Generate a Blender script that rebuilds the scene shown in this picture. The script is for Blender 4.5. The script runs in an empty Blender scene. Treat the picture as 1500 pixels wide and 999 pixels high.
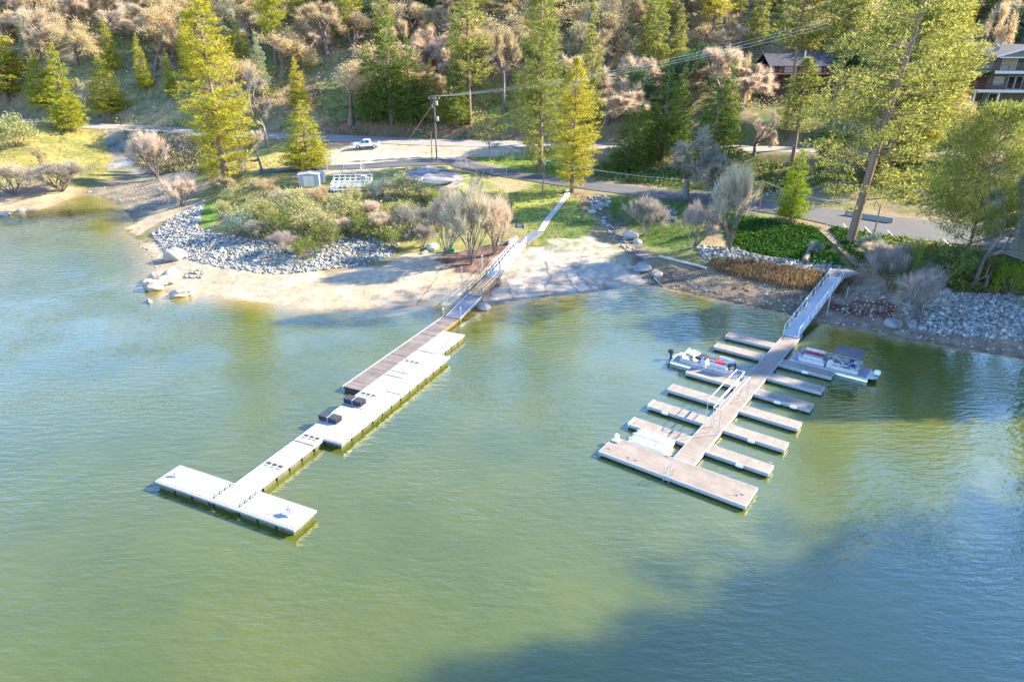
import bpy, math, random
import numpy as np
from mathutils import Vector
R = math.radians
S = bpy.context.scene
COL = S.collection
rnd = random.Random(7)

# ------------------------------------------------------------------ camera, sky, sun, exposure
CAM_H, PITCH, FPX = 31.0, R(24.5), 1010.0
cd = bpy.data.cameras.new('camera'); cam = bpy.data.objects.new('camera', cd); COL.objects.link(cam)
cam.location = (0, 0, CAM_H); cam.rotation_euler = (R(90) - PITCH, 0, 0)
cd.sensor_width = 36; cd.lens = FPX / 1500 * 36; cd.clip_end = 6000; cd.clip_start = 0.5
S.camera = cam
SUN_AZ, SUN_EL = R(15), R(30)          # azimuth from +X towards +Y
w = bpy.data.worlds.new('World'); S.world = w; w.use_nodes = True
nt = w.node_tree; bg = nt.nodes['Background']
sky = nt.nodes.new('ShaderNodeTexSky'); sky.sky_type = 'NISHITA'; sky.sun_disc = False
sky.sun_elevation = SUN_EL; sky.sun_rotation = R(90) - SUN_AZ; sky.air_density = 0.95; sky.dust_density = 0.0; sky.ozone_density = 6.0
nt.links.new(sky.outputs[0], bg.inputs[0]); bg.inputs[1].default_value = 0.15
sl = bpy.data.lights.new('sun', 'SUN'); sl.energy = 4.3; sl.angle = R(0.6); sl.color = (1.0, 0.86, 0.62)
so = bpy.data.objects.new('sun', sl); COL.objects.link(so)
sd = Vector((math.cos(SUN_AZ) * math.cos(SUN_EL), math.sin(SUN_AZ) * math.cos(SUN_EL), math.sin(SUN_EL)))
so.rotation_euler = sd.to_track_quat('Z', 'Y').to_euler(); so.location = (60, 20, 60)
S.view_settings.view_transform = 'Standard'; S.view_settings.look = 'None'
S.view_settings.gamma = 1; S.view_settings.use_curve_mapping = False
S.view_settings.exposure = 2.35
S.cycles.max_bounces = 6; S.cycles.transparent_max_bounces = 4
S.cycles.diffuse_bounces = 3; S.cycles.glossy_bounces = 2; S.cycles.caustics_reflective = False

# ------------------------------------------------------------------ projection helpers (1500 x 999 frame)
cp, sp = math.cos(PITCH), math.sin(PITCH)
def ray(px, py):
    u = (px - 750) / FPX; v = -(py - 499.5) / FPX
    return u, cp + v * sp, v * cp - sp
def P(px, py, z=0.0):
    a, b, c = ray(px, py); t = (z - CAM_H) / c
    return (a * t, b * t)
def proj(x, y, z):
    d = y * cp - (z - CAM_H) * sp; up = y * sp + (z - CAM_H) * cp
    return 750 + FPX * x / d, 499.5 - FPX * up / d, d

# ------------------------------------------------------------------ terrain height
def arange_var(parts):
    out = []
    for a, b, s in parts: out += list(np.arange(a, b, s))
    out.append(parts[-1][1]); return np.array(out)
GX = arange_var([(-420, -160, 8), (-160, -100, 1.6), (-100, 90, .7), (90, 160, 1.6), (160, 420, 8)])
GY = arange_var([(-120, 20, 5), (20, 55, 1.5), (55, 135, .6), (135, 190, 1.0), (190, 300, 2.2), (300, 700, 12)])
SH = [(-60, 316), (0, 311), (40, 311), (76, 303), (108, 289), (122, 287), (143, 288), (167, 299), (186, 314), (196, 326), (180, 333), (184, 342), (200, 352),
      (216, 370), (224, 389), (222, 412), (245, 432), (289, 434), (340, 440), (400, 446), (440, 454), (505, 457), (573, 455), (640, 446), (689, 457), (708, 451),
      (748, 443), (794, 437), (848, 431), (891, 425), (937, 416), (970, 422), (1010, 431), (1064, 443), (1140, 458), (1168, 467), (1235, 481), (1289, 492),
      (1380, 508), (1500, 528), (1600, 545)]
shore = [(-420, 125), (-260, 120), (-150, 112)] + [P(a, b) for a, b in SH] + [(78, 60), (90, 42), (86, 15), (96, -20), (110, -60), (150, -120)]
shore = np.array(shore)
land_poly = np.vstack([shore, [(420, -120), (420, 700), (-420, 700)]])
def in_poly(X, Y, poly):
    poly = np.asarray(poly); ins = np.zeros(X.shape, bool); n = len(poly)
    for i in range(n):
        x0, y0 = poly[i]; x1, y1 = poly[(i + 1) % n]
        if y0 == y1: continue
        c = ((y0 > Y) != (y1 > Y)) & (X < (x1 - x0) * (Y - y0) / (y1 - y0) + x0)
        ins ^= c
    return ins
def dist_line(X, Y, pts, vals=None):
    best = np.full(X.shape, 1e9); bv = np.zeros(X.shape)
    for i in range(len(pts) - 1):
        ax, ay = pts[i][:2]; bx, by = pts[i + 1][:2]; dx, dy = bx - ax, by - ay
        t = np.clip(((X - ax) * dx + (Y - ay) * dy) / (dx * dx + dy * dy + 1e-9), 0, 1)
        d = np.hypot(X - ax - t * dx, Y - ay - t * dy); m = d < best
        best[m] = d[m]
        if vals is not None: bv[m] = (vals[i] + t * (vals[i + 1] - vals[i]))[m]
    return (best, bv) if vals is not None else best
CT = [(30, 287, .8), (85, 285, .7), (60, 240, 3.5), (20, 200, 8), (150, 262, 1.2), (185, 240, 1.8), (195, 272, .6), (130, 215, 5), (90, 262, 2.2), (230, 300, .7), (250, 275, 1.4),
      (60, 180, 10), (0, 240, 4), (280, 285, 2.0), (300, 300, 2.1), (330, 330, 2.2), (420, 360, 1.9), (520, 350, 2), (600, 345, 2.0), (240, 350, .8), (225, 322, .7),
      (280, 375, .9), (350, 392, .9), (450, 402, .9), (560, 390, 1.0), (640, 382, 1.2), (700, 372, 1.5), (400, 300, 4), (450, 320, 3.6), (520, 305, 4), (600, 300, 4), (340, 270, 4),
      (480, 255, 5.2), (600, 252, 5.5), (650, 262, 5.6), (550, 232, 6), (400, 250, 5), (330, 250, 4.5), (760, 335, 2.7), (720, 280, 4.2), (760, 300, 3.7), (840, 330, 2.7), (870, 305, 3.2),
      (900, 350, 1.6), (880, 385, 1.1), (800, 385, 1.2), (780, 355, 2.2), (950, 398, .5), (940, 345, 1.5), (930, 300, 3.1), (1000, 340, 2.6), (1000, 385, 1.1), (1050, 330, 3),
      (1060, 385, 1.4), (1150, 340, 3.0), (1100, 375, 1.6), (1200, 385, 1.8), (1250, 398, 1.9), (1120, 412, 1.0), (1280, 430, 1.3), (1350, 440, 1.7), (1450, 440, 2.0), (1300, 400, 2.6),
      (1350, 412, 2.7), (1450, 405, 3.0), (1330, 475, .6), (1450, 495, .7), (1240, 360, 3.2), (1400, 375, 3.7)]
ctl = [(*P(a, b, z), z) for a, b, z in CT] + [(float(x), float(y), 0.0) for x, y in shore[::1]]
ROADS = {}
def catmull(pts, n=8):
    pts = [np.array(p, float) for p in pts]; pts = [2 * pts[0] - pts[1]] + pts + [2 * pts[-1] - pts[-2]]; out = []
    for i in range(1, len(pts) - 2):
        for k in range(n):
            t = k / n; a, b, c, d = pts[i - 1:i + 3]
            out.append(.5 * ((2 * b) + (c - a) * t + (2 * a - 5 * b + 4 * c - d) * t * t + (3 * b - a - 3 * c + d) * t ** 3))
    out.append(pts[-2]); return np.array(out)
def road(name, pts, width, skirt=4):
    q = [(*P(a, b, z), z, wd) for a, b, z, wd in pts] if len(pts[0]) == 4 else None
    ROADS[name] = (catmull(q), skirt)
road('main', [(-80, 172, 8.5, 8), (60, 178, 8.3, 8), (150, 186, 8, 8), (230, 190, 7.6, 8), (330, 196, 7.2, 9), (430, 200, 7, 9), (500, 203, 6.8, 9.5), (560, 206, 6.8, 9.5), (640, 209, 6.8, 9.5),
              (720, 211, 6.8, 9.5), (800, 213, 6.8, 9), (900, 214, 6.9, 9), (980, 215, 7, 8), (1100, 218, 7.2, 7.5), (1200, 221, 7.8, 7.5), (1300, 224, 8.8, 7), (1420, 226, 10, 7), (1560, 228, 11, 7)], 9)
road('drive', [(380, 252, 5.6, 5), (450, 247, 5.7, 5), (520, 245, 5.8, 5), (580, 241, 5.9, 6.5), (630, 238, 5.8, 7.5), (662, 239, 5.4, 6), (690, 245, 5.0, 5.5), (740, 255, 4.7, 5.5), (800, 264, 4.4, 6),
               (860, 272, 4.2, 6.5), (950, 283, 3.9, 7), (1050, 294, 3.8, 7.5), (1130, 305, 3.8, 8), (1200, 315, 3.8, 9.5), (1260, 325, 3.8, 12), (1320, 334, 3.8, 13), (1400, 342, 3.8, 13), (1500, 352, 3.8, 13), (1620, 362, 3.9, 13)], 6)
for k, (c, sk) in ROADS.items():
    for p in c[::10]: ctl.append((p[0], p[1], p[2]))
for p in ROADS['main'][0][::20]:
    ctl.append((p[0], p[1] + 11, p[2] + 3.2))
for x in range(-360, 400, 60):
    rr = max(0, x) * .06
    ctl += [(x, 200, 22 + rr), (x, 260, 43 + rr), (x, 400, 92), (x, 690, 170)]
ctl += [(105, 152, 19), (120, 120, 17), (95, 105, 10), (80, 88, 6), (110, 80, 10), (150, 100, 24), (108, 42, 23), (128, 46, 42), (140, 90, 30), (100, 84, 13), (68, 178, 13.5), (68, 170, 12.5), (80, 167, 12.5), (92, 138, 12.5), (101, 135, 13), (200, 60, 38), (104, 24, 24), (125, 24, 44), (150, 20, 52), (130, -30, 8), (170, -40, 20), (420, -100, 90), (300, 0, 60), (420, 200, 110),
        (50, 165, 13.5), (60, 185, 17.5), (30, 170, 12)]
ctl = np.array(ctl)
def tps_fit(c):
    s = 100.0; X = c[:, :2] / s; d = np.hypot(X[:, None, 0] - X[None, :, 0], X[:, None, 1] - X[None, :, 1])
    K = np.where(d > 0, d * d * np.log(d + 1e-12), 0); n = len(c); A = np.zeros((n + 3, n + 3))
    A[:n, :n] = K + np.eye(n) * 2e-4; A[:n, n] = 1; A[:n, n + 1:] = X; A[n:, :n] = A[:n, n:].T
    return np.linalg.solve(A, np.r_[c[:, 2], 0, 0, 0])
TW = tps_fit(ctl)
def tps(X, Y):
    out = np.full(X.shape, TW[-3]) + TW[-2] * X / 100 + TW[-1] * Y / 100
    for i in range(len(ctl)):
        d2 = ((X - ctl[i, 0]) / 100) ** 2 + ((Y - ctl[i, 1]) / 100) ** 2
        out += TW[i] * .5 * d2 * np.log(d2 + 1e-12)
    return out
def vnoise(X, Y, s, seed=0):
    X = X / s; Y = Y / s; xi = np.floor(X).astype(np.int64); yi = np.floor(Y).astype(np.int64); fx = X - xi; fy = Y - yi
    fx = fx * fx * (3 - 2 * fx); fy = fy * fy * (3 - 2 * fy)
    def hsh(a, b):
        q = (a * 374761393 + b * 668265263 + seed * 974711) & 0x7fffffff; q = ((q ^ (q >> 13)) * 1274126177) & 0x7fffffff
        return (q ^ (q >> 16)) / 0x7fffffff
    return (hsh(xi, yi) * (1 - fx) + hsh(xi + 1, yi) * fx) * (1 - fy) + (hsh(xi, yi + 1) * (1 - fx) + hsh(xi + 1, yi + 1) * fx) * fy
XX, YY = np.meshgrid(GX, GY)
SHd = dist_line(XX, YY, shore); LAND = in_poly(XX, YY, land_poly)
hh = tps(XX, YY); hh = np.clip(hh, 0.05, 250)
t = np.clip(SHd / 5, 0, 1)
hl = hh * t + .07 * SHd * (1 - t)
hl += (vnoise(XX, YY, 4, 1) - .5) * .35 * np.clip(SHd / 8, 0, 1) + (vnoise(XX, YY, 1.3, 2) - .5) * .12 * np.clip(SHd / 3, 0, 1)
hl += (vnoise(XX, YY, 22, 5) - .5) * 5 * np.clip((YY - 160) / 40, 0, 1)
HT = np.where(LAND, hl, -np.minimum(.30 * SHd * (1 + 1.2 * np.clip((XX - 12) / 12, 0, 1)), 8))
for (bx0, bx1, by0, by1, zc_) in ((56, 90, 160, 187, 13.2), (82, 112, 126, 144, 12.0), (62, 84, 150, 170, 11.5)):
    dd = np.hypot(np.maximum(np.maximum(bx0 - XX, XX - bx1), 0), np.maximum(np.maximum(by0 - YY, YY - by1), 0)); HT = np.minimum(HT, np.where(LAND, zc_ + dd * .7, 99))
ss = lambda x: np.clip(x, 0, 1) ** 2 * (3 - 2 * np.clip(x, 0, 1))
ROADD = {}
for k, (c, sk) in ROADS.items():
    d, zc = dist_line(XX, YY, c, c[:, 2]); _, wd = dist_line(XX, YY, c, c[:, 3])
    m = ss((d - wd / 2 - .9) / sk); HT = np.where(LAND, zc * (1 - m) + HT * m, HT); ROADD[k] = (d, wd)
def bilin(A, x, y):
    x = np.asarray(x, float); y = np.asarray(y, float)
    i = np.clip(np.searchsorted(GX, x) - 1, 0, len(GX) - 2); j = np.clip(np.searchsorted(GY, y) - 1, 0, len(GY) - 2)
    fx = np.clip((x - GX[i]) / (GX[i + 1] - GX[i]), 0, 1); fy = np.clip((y - GY[j]) / (GY[j + 1] - GY[j]), 0, 1)
    return (A[j, i] * (1 - fx) + A[j, i + 1] * fx) * (1 - fy) + (A[j + 1, i] * (1 - fx) + A[j + 1, i + 1] * fx) * fy
def H(x, y): return float(bilin(HT, x, y))
def G(px, py):                       # pixel -> point on the terrain (or the water)
    a, b, c = ray(px, py); tt = np.arange(25, 520, .25)
    d = CAM_H + c * tt - np.maximum(bilin(HT, a * tt, b * tt), 0)
    k = np.where(d <= 0)[0]
    tq = tt[k[0]] if len(k) else 300
    if len(k) and k[0] > 0: tq = tt[k[0] - 1] + .25 * d[k[0] - 1] / (d[k[0] - 1] - d[k[0]] + 1e-9)
    return a * tq, b * tq, max(H(a * tq, b * tq), 0)

# ------------------------------------------------------------------ mesh and object helpers
def mesh_np(name, V, F, mats=(), smooth=False, fmat=None):
    me = bpy.data.meshes.new(name); V = np.asarray(V, np.float32); F = np.asarray(F, np.int32)
    me.vertices.add(len(V)); me.vertices.foreach_set('co', V.ravel())
    k = F.shape[1]; me.loops.add(F.size); me.loops.foreach_set('vertex_index', F.ravel())
    me.polygons.add(len(F)); me.polygons.foreach_set('loop_start', np.arange(len(F), dtype=np.int32) * k)
    me.polygons.foreach_set('loop_total', np.full(len(F), k, np.int32))
    if smooth: me.polygons.foreach_set('use_smooth', np.ones(len(F), bool))
    for m in mats: me.materials.append(m)
    if fmat is not None: me.polygons.foreach_set('material_index', np.asarray(fmat, np.int32))
    me.update(calc_edges=True); return me
def link(name, data, parent=None, loc=None, rz=0):
    o = bpy.data.objects.new(name, data); COL.objects.link(o)
    if loc is not None: o.location = loc
    if rz: o.rotation_euler = (0, 0, rz)
    if parent is not None: o.parent = parent
    return o
def tag(o, label=None, cat=None, group=None, kind=None):
    if label: o['label'] = label
    if cat: o['category'] = cat
    if group: o['group'] = group
    if kind: o['kind'] = kind
    return o
def thing(name, label, cat, loc=(0, 0, 0), rz=0, group=None):
    return tag(link(name, None, None, loc, rz), label, cat, group)
class MB:
    def __init__(s): s.v = []; s.f = []; s.sm = False
    def box(s, x0, x1, y0, y1, z0, z1, bev=0):
        n = len(s.v)
        s.v += [(x0, y0, z0), (x1, y0, z0), (x1, y1, z0), (x0, y1, z0), (x0, y0, z1), (x1, y0, z1), (x1, y1, z1), (x0, y1, z1)]
        s.f += [tuple(n + i for i in q) for q in ((0, 3, 2, 1), (4, 5, 6, 7), (0, 1, 5, 4), (1, 2, 6, 5), (2, 3, 7, 6), (3, 0, 4, 7))]; return s
    def tube(s, a, b, r, r2=None, n=6, caps=True):
        a = Vector(a); b = Vector(b); r2 = r if r2 is None else r2; d = b - a
        if d.length < 1e-6: return s
        q = d.to_track_quat('Z', 'Y'); k = len(s.v)
        for c, rr in ((a, r), (b, r2)):
            for i in range(n):
                t = 2 * math.pi * i / n; s.v.append(tuple(c + q @ Vector((rr * math.cos(t), rr * math.sin(t), 0))))
        for i in range(n): j = (i + 1) % n; s.f.append((k + i, k + j, k + n + j, k + n + i))
        if caps: s.f.append(tuple(k + i for i in reversed(range(n)))); s.f.append(tuple(k + n + i for i in range(n)))
        return s
    def path(s, pts, r, n=6):
        for i in range(len(pts) - 1): s.tube(pts[i], pts[i + 1], r, r, n)
        return s
    def prism(s, poly, z0, z1, axis='z'):       # poly in the plane across the axis
        n = len(poly); k = len(s.v)
        for z in (z0, z1):
            for p in poly: s.v.append({'z': (p[0], p[1], z), 'y': (p[0], z, p[1]), 'x': (z, p[0], p[1])}[axis])
        s.f.append(tuple(k + i for i in reversed(range(n)))); s.f.append(tuple(k + n + i for i in range(n)))
        for i in range(n): j = (i + 1) % n; s.f.append((k + i, k + j, k + n + j, k + n + i))
        return s
    def quad(s, *p):
        k = len(s.v); s.v += [tuple(q) for q in p]; s.f.append(tuple(range(k, k + len(p)))); return s
    def lathe(s, prof, n=16, c=(0, 0, 0)):
        k = len(s.v)
        for r, z in prof:
            for i in range(n): t = 2 * math.pi * i / n; s.v.append((c[0] + r * math.cos(t), c[1] + r * math.sin(t), c[2] + z))
        for j in range(len(prof) - 1):
            for i in range(n): i2 = (i + 1) % n; s.f.append((k + j * n + i, k + j * n + i2, k + (j + 1) * n + i2, k + (j + 1) * n + i))
        return s
    def build(s, name, mat, parent=None, loc=None, rz=0, bevel=0, smooth=False):
        me = bpy.data.meshes.new(name); me.from_pydata(s.v, [], s.f); me.materials.append(mat); me.update()
        import bmesh
        bm = bmesh.new(); bm.from_mesh(me); bmesh.ops.recalc_face_normals(bm, faces=bm.faces)
        if bevel: bmesh.ops.bevel(bm, geom=list(bm.edges), offset=bevel, segments=2, affect='EDGES', clamp_overlap=True)
        bm.to_mesh(me); bm.free()
        if smooth:
            me.polygons.foreach_set('use_smooth', [True] * len(me.polygons))
        return link(name, me, parent, loc, rz)

# ------------------------------------------------------------------ materials
def newmat(name):
    m = bpy.data.materials.new(name); m.use_nodes = True; t = m.node_tree; return m, t, t.nodes['Principled BSDF']
def N(t, k, **kw):
    n = t.nodes.new(k)
    for a, b in kw.items(): setattr(n, a, b)
    return n
def noise(t, scale, detail=4, vec=None, rough=.55):
    n = N(t, 'ShaderNodeTexNoise'); n.inputs['Scale'].default_value = scale; n.inputs['Detail'].default_value = detail; n.inputs['Roughness'].default_value = rough
    if vec is not None: t.links.new(vec, n.inputs['Vector'])
    return n.outputs[0]
def ramp(t, fac, stops):
    n = N(t, 'ShaderNodeValToRGB'); e = n.color_ramp.elements
    while len(e) < len(stops): e.new(.5)
    for i, (p, c) in enumerate(stops): e[i].position = p; e[i].color = (*c, 1) if len(c) == 3 else c
    t.links.new(fac, n.inputs[0]); return n.outputs[0]
def mix(t, fac, a, b, mode='MIX'):
    n = N(t, 'ShaderNodeMix', data_type='RGBA', blend_type=mode)
    for s, v in ((n.inputs[0], fac), (n.inputs[6], a), (n.inputs[7], b)):
        if isinstance(v, (int, float)): s.default_value = v
        elif isinstance(v, tuple): s.default_value = (*v, 1)
        else: t.links.new(v, s)
    return n.outputs[2]
def coords(t, kind='Object', scale=None, rot=None):
    c = N(t, 'ShaderNodeTexCoord').outputs[kind]
    if scale is None and rot is None: return c
    m = N(t, 'ShaderNodeMapping'); t.links.new(c, m.inputs[0])
    if scale: m.inputs['Scale'].default_value = scale
    if rot: m.inputs['Rotation'].default_value = rot
    return m.outputs[0]
def bump(t, b, h, strength=.4, dist=.02):
    n = N(t, 'ShaderNodeBump'); n.inputs['Strength'].default_value = strength; n.inputs['Distance'].default_value = dist
    t.links.new(h, n.inputs['Height']); t.links.new(n.outputs[0], b.inputs['Normal']); return n
def plain(name, col, rough=.6, metal=0, var=.18, scale=3, bmp=0):
    m, t, b = newmat(name); c = coords(t); f = noise(t, scale, 5, c)
    t.links.new(ramp(t, f, [(.3, tuple(x * (1 - var) for x in col)), (.7, tuple(min(1, x * (1 + var)) for x in col))]), b.inputs['Base Color'])
    b.inputs['Roughness'].default_value = rough; b.inputs['Metallic'].default_value = metal
    if bmp: bump(t, b, noise(t, scale * 8, 4, c), .5, bmp)
    return m
def planks(name, col, pitch, axis=0, rough=.7, dark=.45, var=.2):
    m, t, b = newmat(name); c = coords(t); sx = N(t, 'ShaderNodeSeparateXYZ'); t.links.new(c, sx.inputs[0])
    mul = N(t, 'ShaderNodeMath', operation='MULTIPLY'); t.links.new(sx.outputs[axis], mul.inputs[0]); mul.inputs[1].default_value = 1 / pitch
    fr = N(t, 'ShaderNodeMath', operation='FRACT'); t.links.new(mul.outputs[0], fr.inputs[0])
    fl = N(t, 'ShaderNodeMath', operation='FLOOR'); t.links.new(mul.outputs[0], fl.inputs[0])
    wn = N(t, 'ShaderNodeTexWhiteNoise', noise_dimensions='1D'); t.links.new(fl.outputs[0], wn.inputs['W'])
    g = ramp(t, fr.outputs[0], [(0, (dark,) * 3), (.06, (1, 1, 1)), (.94, (1, 1, 1)), (1, (dark,) * 3)])
    pv = ramp(t, wn.outputs[0], [(0, tuple(x * (1 - var) for x in col)), (1, tuple(min(.95, x * (1 + var)) for x in col))])
    st = ramp(t, noise(t, 1.3, 6, c), [(.3, (.72, .70, .66)), (.65, (1, 1, 1))])
    t.links.new(mix(t, 1.0, mix(t, 1.0, pv, g, 'MULTIPLY'), st, 'MULTIPLY'), b.inputs['Base Color'])
    b.inputs['Roughness'].default_value = rough; bump(t, b, fr.outputs[0], .1, .01); return m
M = {}
M['white'] = plain('white_paint', (.72, .72, .70), .45, var=.08)
M['boatwhite'] = plain('boat_gelcoat', (.46, .46, .47), .35, var=.08)
M['whitedock'] = planks('white_deck', (.34, .34, .35), .45, 0, .5, .8, .06)
M['offwhite'] = plain('weathered_white', (.33, .34, .36), .5, var=.15)
M['beige'] = planks('beige_deck', (.24, .20, .17), .14, 0, .7, .55, .1)
M['greydeck'] = planks('grey_timber', (.17, .14, .125), .15, 0, .7, .5, .25)
M['bluedeck'] = planks('blue_grey_deck', (.14, .16, .20), .3, 0, .6, .7, .1)
M['timber'] = planks('timber', (.34, .24, .15), .15, 0, .8, .5, .2)
M['step'] = planks('weathered_step', (.26, .22, .18), .4, 0, .85, .4, .2)
M['wood'] = plain('brown_wood', (.20, .12, .07), .8, var=.3)
M['rust'] = plain('rusty_steel', (.36, .14, .05), .8, var=.3)
M['dark'] = plain('dark_float', (.03, .035, .03), .5, var=.3)
M['algae'] = plain('float_side', (.10, .095, .06), .7, var=.4, scale=2)
M['crate'] = plain('black_plastic', (.035, .035, .045), .45)
M['alu'] = plain('aluminium', (.62, .64, .66), .35, .8, .1)
M['galv'] = plain('galvanised_steel', (.45, .46, .47), .5, .4)
M['tyre'] = plain('tyre', (.015, .015, .016), .8)
M['glass'], _t, _b = newmat('window_glass'); _b.inputs['Base Color'].default_value = (.03, .04, .05, 1); _b.inputs['Roughness'].default_value = .08
M['car'] = plain('truck_paint', (.78, .78, .78), .3, var=.03)
M['canvas'] = plain('grey_canvas', (.095, .085, .10), .9, var=.15)
M['red'] = plain('red_vinyl', (.42, .02, .06), .55)
M['blue'] = plain('blue_cover', (.02, .05, .22), .7)
M['navy'] = plain('navy_vinyl', (.015, .03, .07), .6)
M['orange'] = plain('orange_cloth', (.65, .20, .07), .9)
M['yellow'] = plain('yellow_cloth', (.65, .5, .2), .9)
M['cream'] = plain('cream_vinyl', (.62, .58, .52), .6)
M['carpet'] = plain('boat_carpet', (.22, .23, .26), .95)
M['conc'] = plain('concrete', (.42, .39, .35), .9, var=.2, bmp=.01)
M['conclight'] = plain('light_concrete', (.34, .32, .29), .9, var=.1)
M['bark'] = plain('bark', (.21, .14, .10), .95, var=.45, scale=4)
M['greybark'] = plain('grey_bark', (.17, .14, .125), .95, var=.3, scale=4)
M['house'] = planks('sage_siding', (.22, .22, .16), .2, 2, .8, .8, .04)
M['brownwall'] = planks('brown_siding', (.16, .09, .06), .2, 2, .8, .7, .08)
M['roof'] = plain('slate_roof', (.035, .035, .05), .85, var=.25, scale=6)
M['roofg'] = plain('grey_roof', (.09, .08, .075), .85, var=.25, scale=6)
M['redrail'] = plain('redwood_rail', (.22, .07, .04), .8)
M['green'] = plain('green_plastic', (.0, .22, .09), .5)
M['cable'] = plain('cable', (.55, .53, .5), .5)
M['curtain'] = plain('pale_curtain', (.6, .52, .38), .9)
M['signblack'] = plain('sign_panel', (.05, .05, .07), .5)

m, t, b = newmat('asphalt'); c = coords(t)
b.inputs['Roughness'].default_value = .85
t.links.new(mix(t, .5, ramp(t, noise(t, .25, 6, c), [(.3, (.045, .05, .06)), (.7, (.08, .085, .095))]), ramp(t, noise(t, 9, 3, c), [(.3, (.04, .04, .05)), (.7, (.10, .10, .105))])), b.inputs['Base Color'])
M['asphalt'] = m
m, t, b = newmat('old_asphalt'); c = coords(t); b.inputs['Roughness'].default_value = .9
t.links.new(ramp(t, noise(t, .3, 6, c), [(.3, (.19, .18, .175)), (.7, (.27, .25, .23))]), b.inputs['Base Color']); M['oldasphalt'] = m

def rockmat(name, cols, scale=1.2, bd=.06):
    m, t, b = newmat(name); c = coords(t); g = N(t, 'ShaderNodeNewGeometry')
    st = [(i / (len(cols) - 1), q) for i, q in enumerate(cols)]
    a = ramp(t, g.outputs['Random Per Island'], st)
    n = ramp(t, noise(t, scale, 6, c), [(.3, (.62, .6, .58)), (.65, (1, 1, 1))])
    t.links.new(mix(t, 1.0, a, n, 'MULTIPLY'), b.inputs['Base Color']); b.inputs['Roughness'].default_value = .9
    bump(t, b, noise(t, scale * 4, 5, c), .6, bd); return m
M['riprap'] = rockmat('riprap_rock', [(.11, .12, .12), (.21, .235, .245), (.46, .45, .43), (.15, .175, .18), (.34, .28, .21), (.25, .27, .28), (.54, .52, .48)], 3, .02)
M['boulder'] = rockmat('boulder_rock', [(.34, .28, .21), (.40, .33, .26)], 1.0, .05)
M['greyrock'] = rockmat('grey_rock', [(.18, .18, .19), (.25, .25, .25)], 1.0, .05)
M['cobble'] = rockmat('shore_cobble', [(.16, .13, .10), (.32, .27, .22), (.5, .47, .43), (.22, .20, .19)], 2, .02)

def foliage(name, dark, light, trans=.35, huevar=.25):
    m, t, b = newmat(name); out = t.nodes['Material Output']; t.nodes.remove(b)
    g = N(t, 'ShaderNodeNewGeometry'); oi = N(t, 'ShaderNodeObjectInfo')
    a = ramp(t, g.outputs['Random Per Island'], [(0, dark), (1, light)])
    ov = ramp(t, oi.outputs['Random'], [(0, (1 - huevar, 1 - huevar * .6, 1 - huevar)), (1, (1 + 0, 1.0, 1.0))])
    cc = mix(t, 1.0, a, ov, 'MULTIPLY')
    d = N(t, 'ShaderNodeBsdfDiffuse'); tr = N(t, 'ShaderNodeBsdfTranslucent'); ms = N(t, 'ShaderNodeMixShader'); ms.inputs[0].default_value = trans
    t.links.new(cc, d.inputs[0]); t.links.new(cc, tr.inputs[0]); t.links.new(d.outputs[0], ms.inputs[1]); t.links.new(tr.outputs[0], ms.inputs[2]); t.links.new(ms.outputs[0], out.inputs[0])
    return m
F = {
 'golden': foliage('golden_pine_needles', (.24, .23, .025), (.66, .58, .08), .5),
 'pine': foliage('pine_needles', (.12, .14, .03), (.50, .47, .13), .48),
 'cedar': foliage('cedar_sprays', (.06, .11, .02), (.32, .36, .08), .45),
 'bright': foliage('bright_cedar', (.13, .2, .015), (.48, .52, .05), .48),
 'dark': foliage('dark_evergreen', (.035, .07, .035), (.14, .21, .09), .3),
 'blue': foliage('greyish_pine_needles', (.18, .22, .14), (.48, .50, .33), .4),
 'orange': foliage('orange_oak_leaves', (.48, .33, .19), (.88, .68, .42), .5),
 'tan': foliage('tan_oak_twigs', (.34, .26, .16), (.72, .56, .36), .42),
 'pink': foliage('pinkish_bare_twigs', (.46, .34, .26), (.86, .68, .53), .45),
 'grey': foliage('grey_bare_twigs', (.26, .215, .195), (.56, .47, .42), .32),
 'pale': foliage('pale_bare_twigs', (.50, .38, .31), (.86, .70, .58), .4),
 'sage': foliage('sage_shrub_leaves', (.25, .23, .10), (.66, .60, .31), .45),
 'olive': foliage('olive_shrub_leaves', (.08, .11, .03), (.32, .35, .10), .4),
 'silver': foliage('silvery_shrub_leaves', (.12, .16, .15), (.30, .36, .33), .3),
 'ivy': foliage('ivy_leaves', (.02, .055, .012), (.09, .19, .035), .25, 0),
 'grass': foliage('grass_blades', (.06, .11, .02), (.19, .25, .05), .35, 0),
 'drygrass': foliage('dry_grass_blades', (.18, .14, .05), (.42, .35, .13), .35, 0),
 'rush': foliage('brown_rushes', (.13, .08, .04), (.34, .24, .13), .3, 0),
 'brush': foliage('hillside_brush', (.12, .11, .05), (.42, .35, .19), .35, 0),
}
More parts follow.
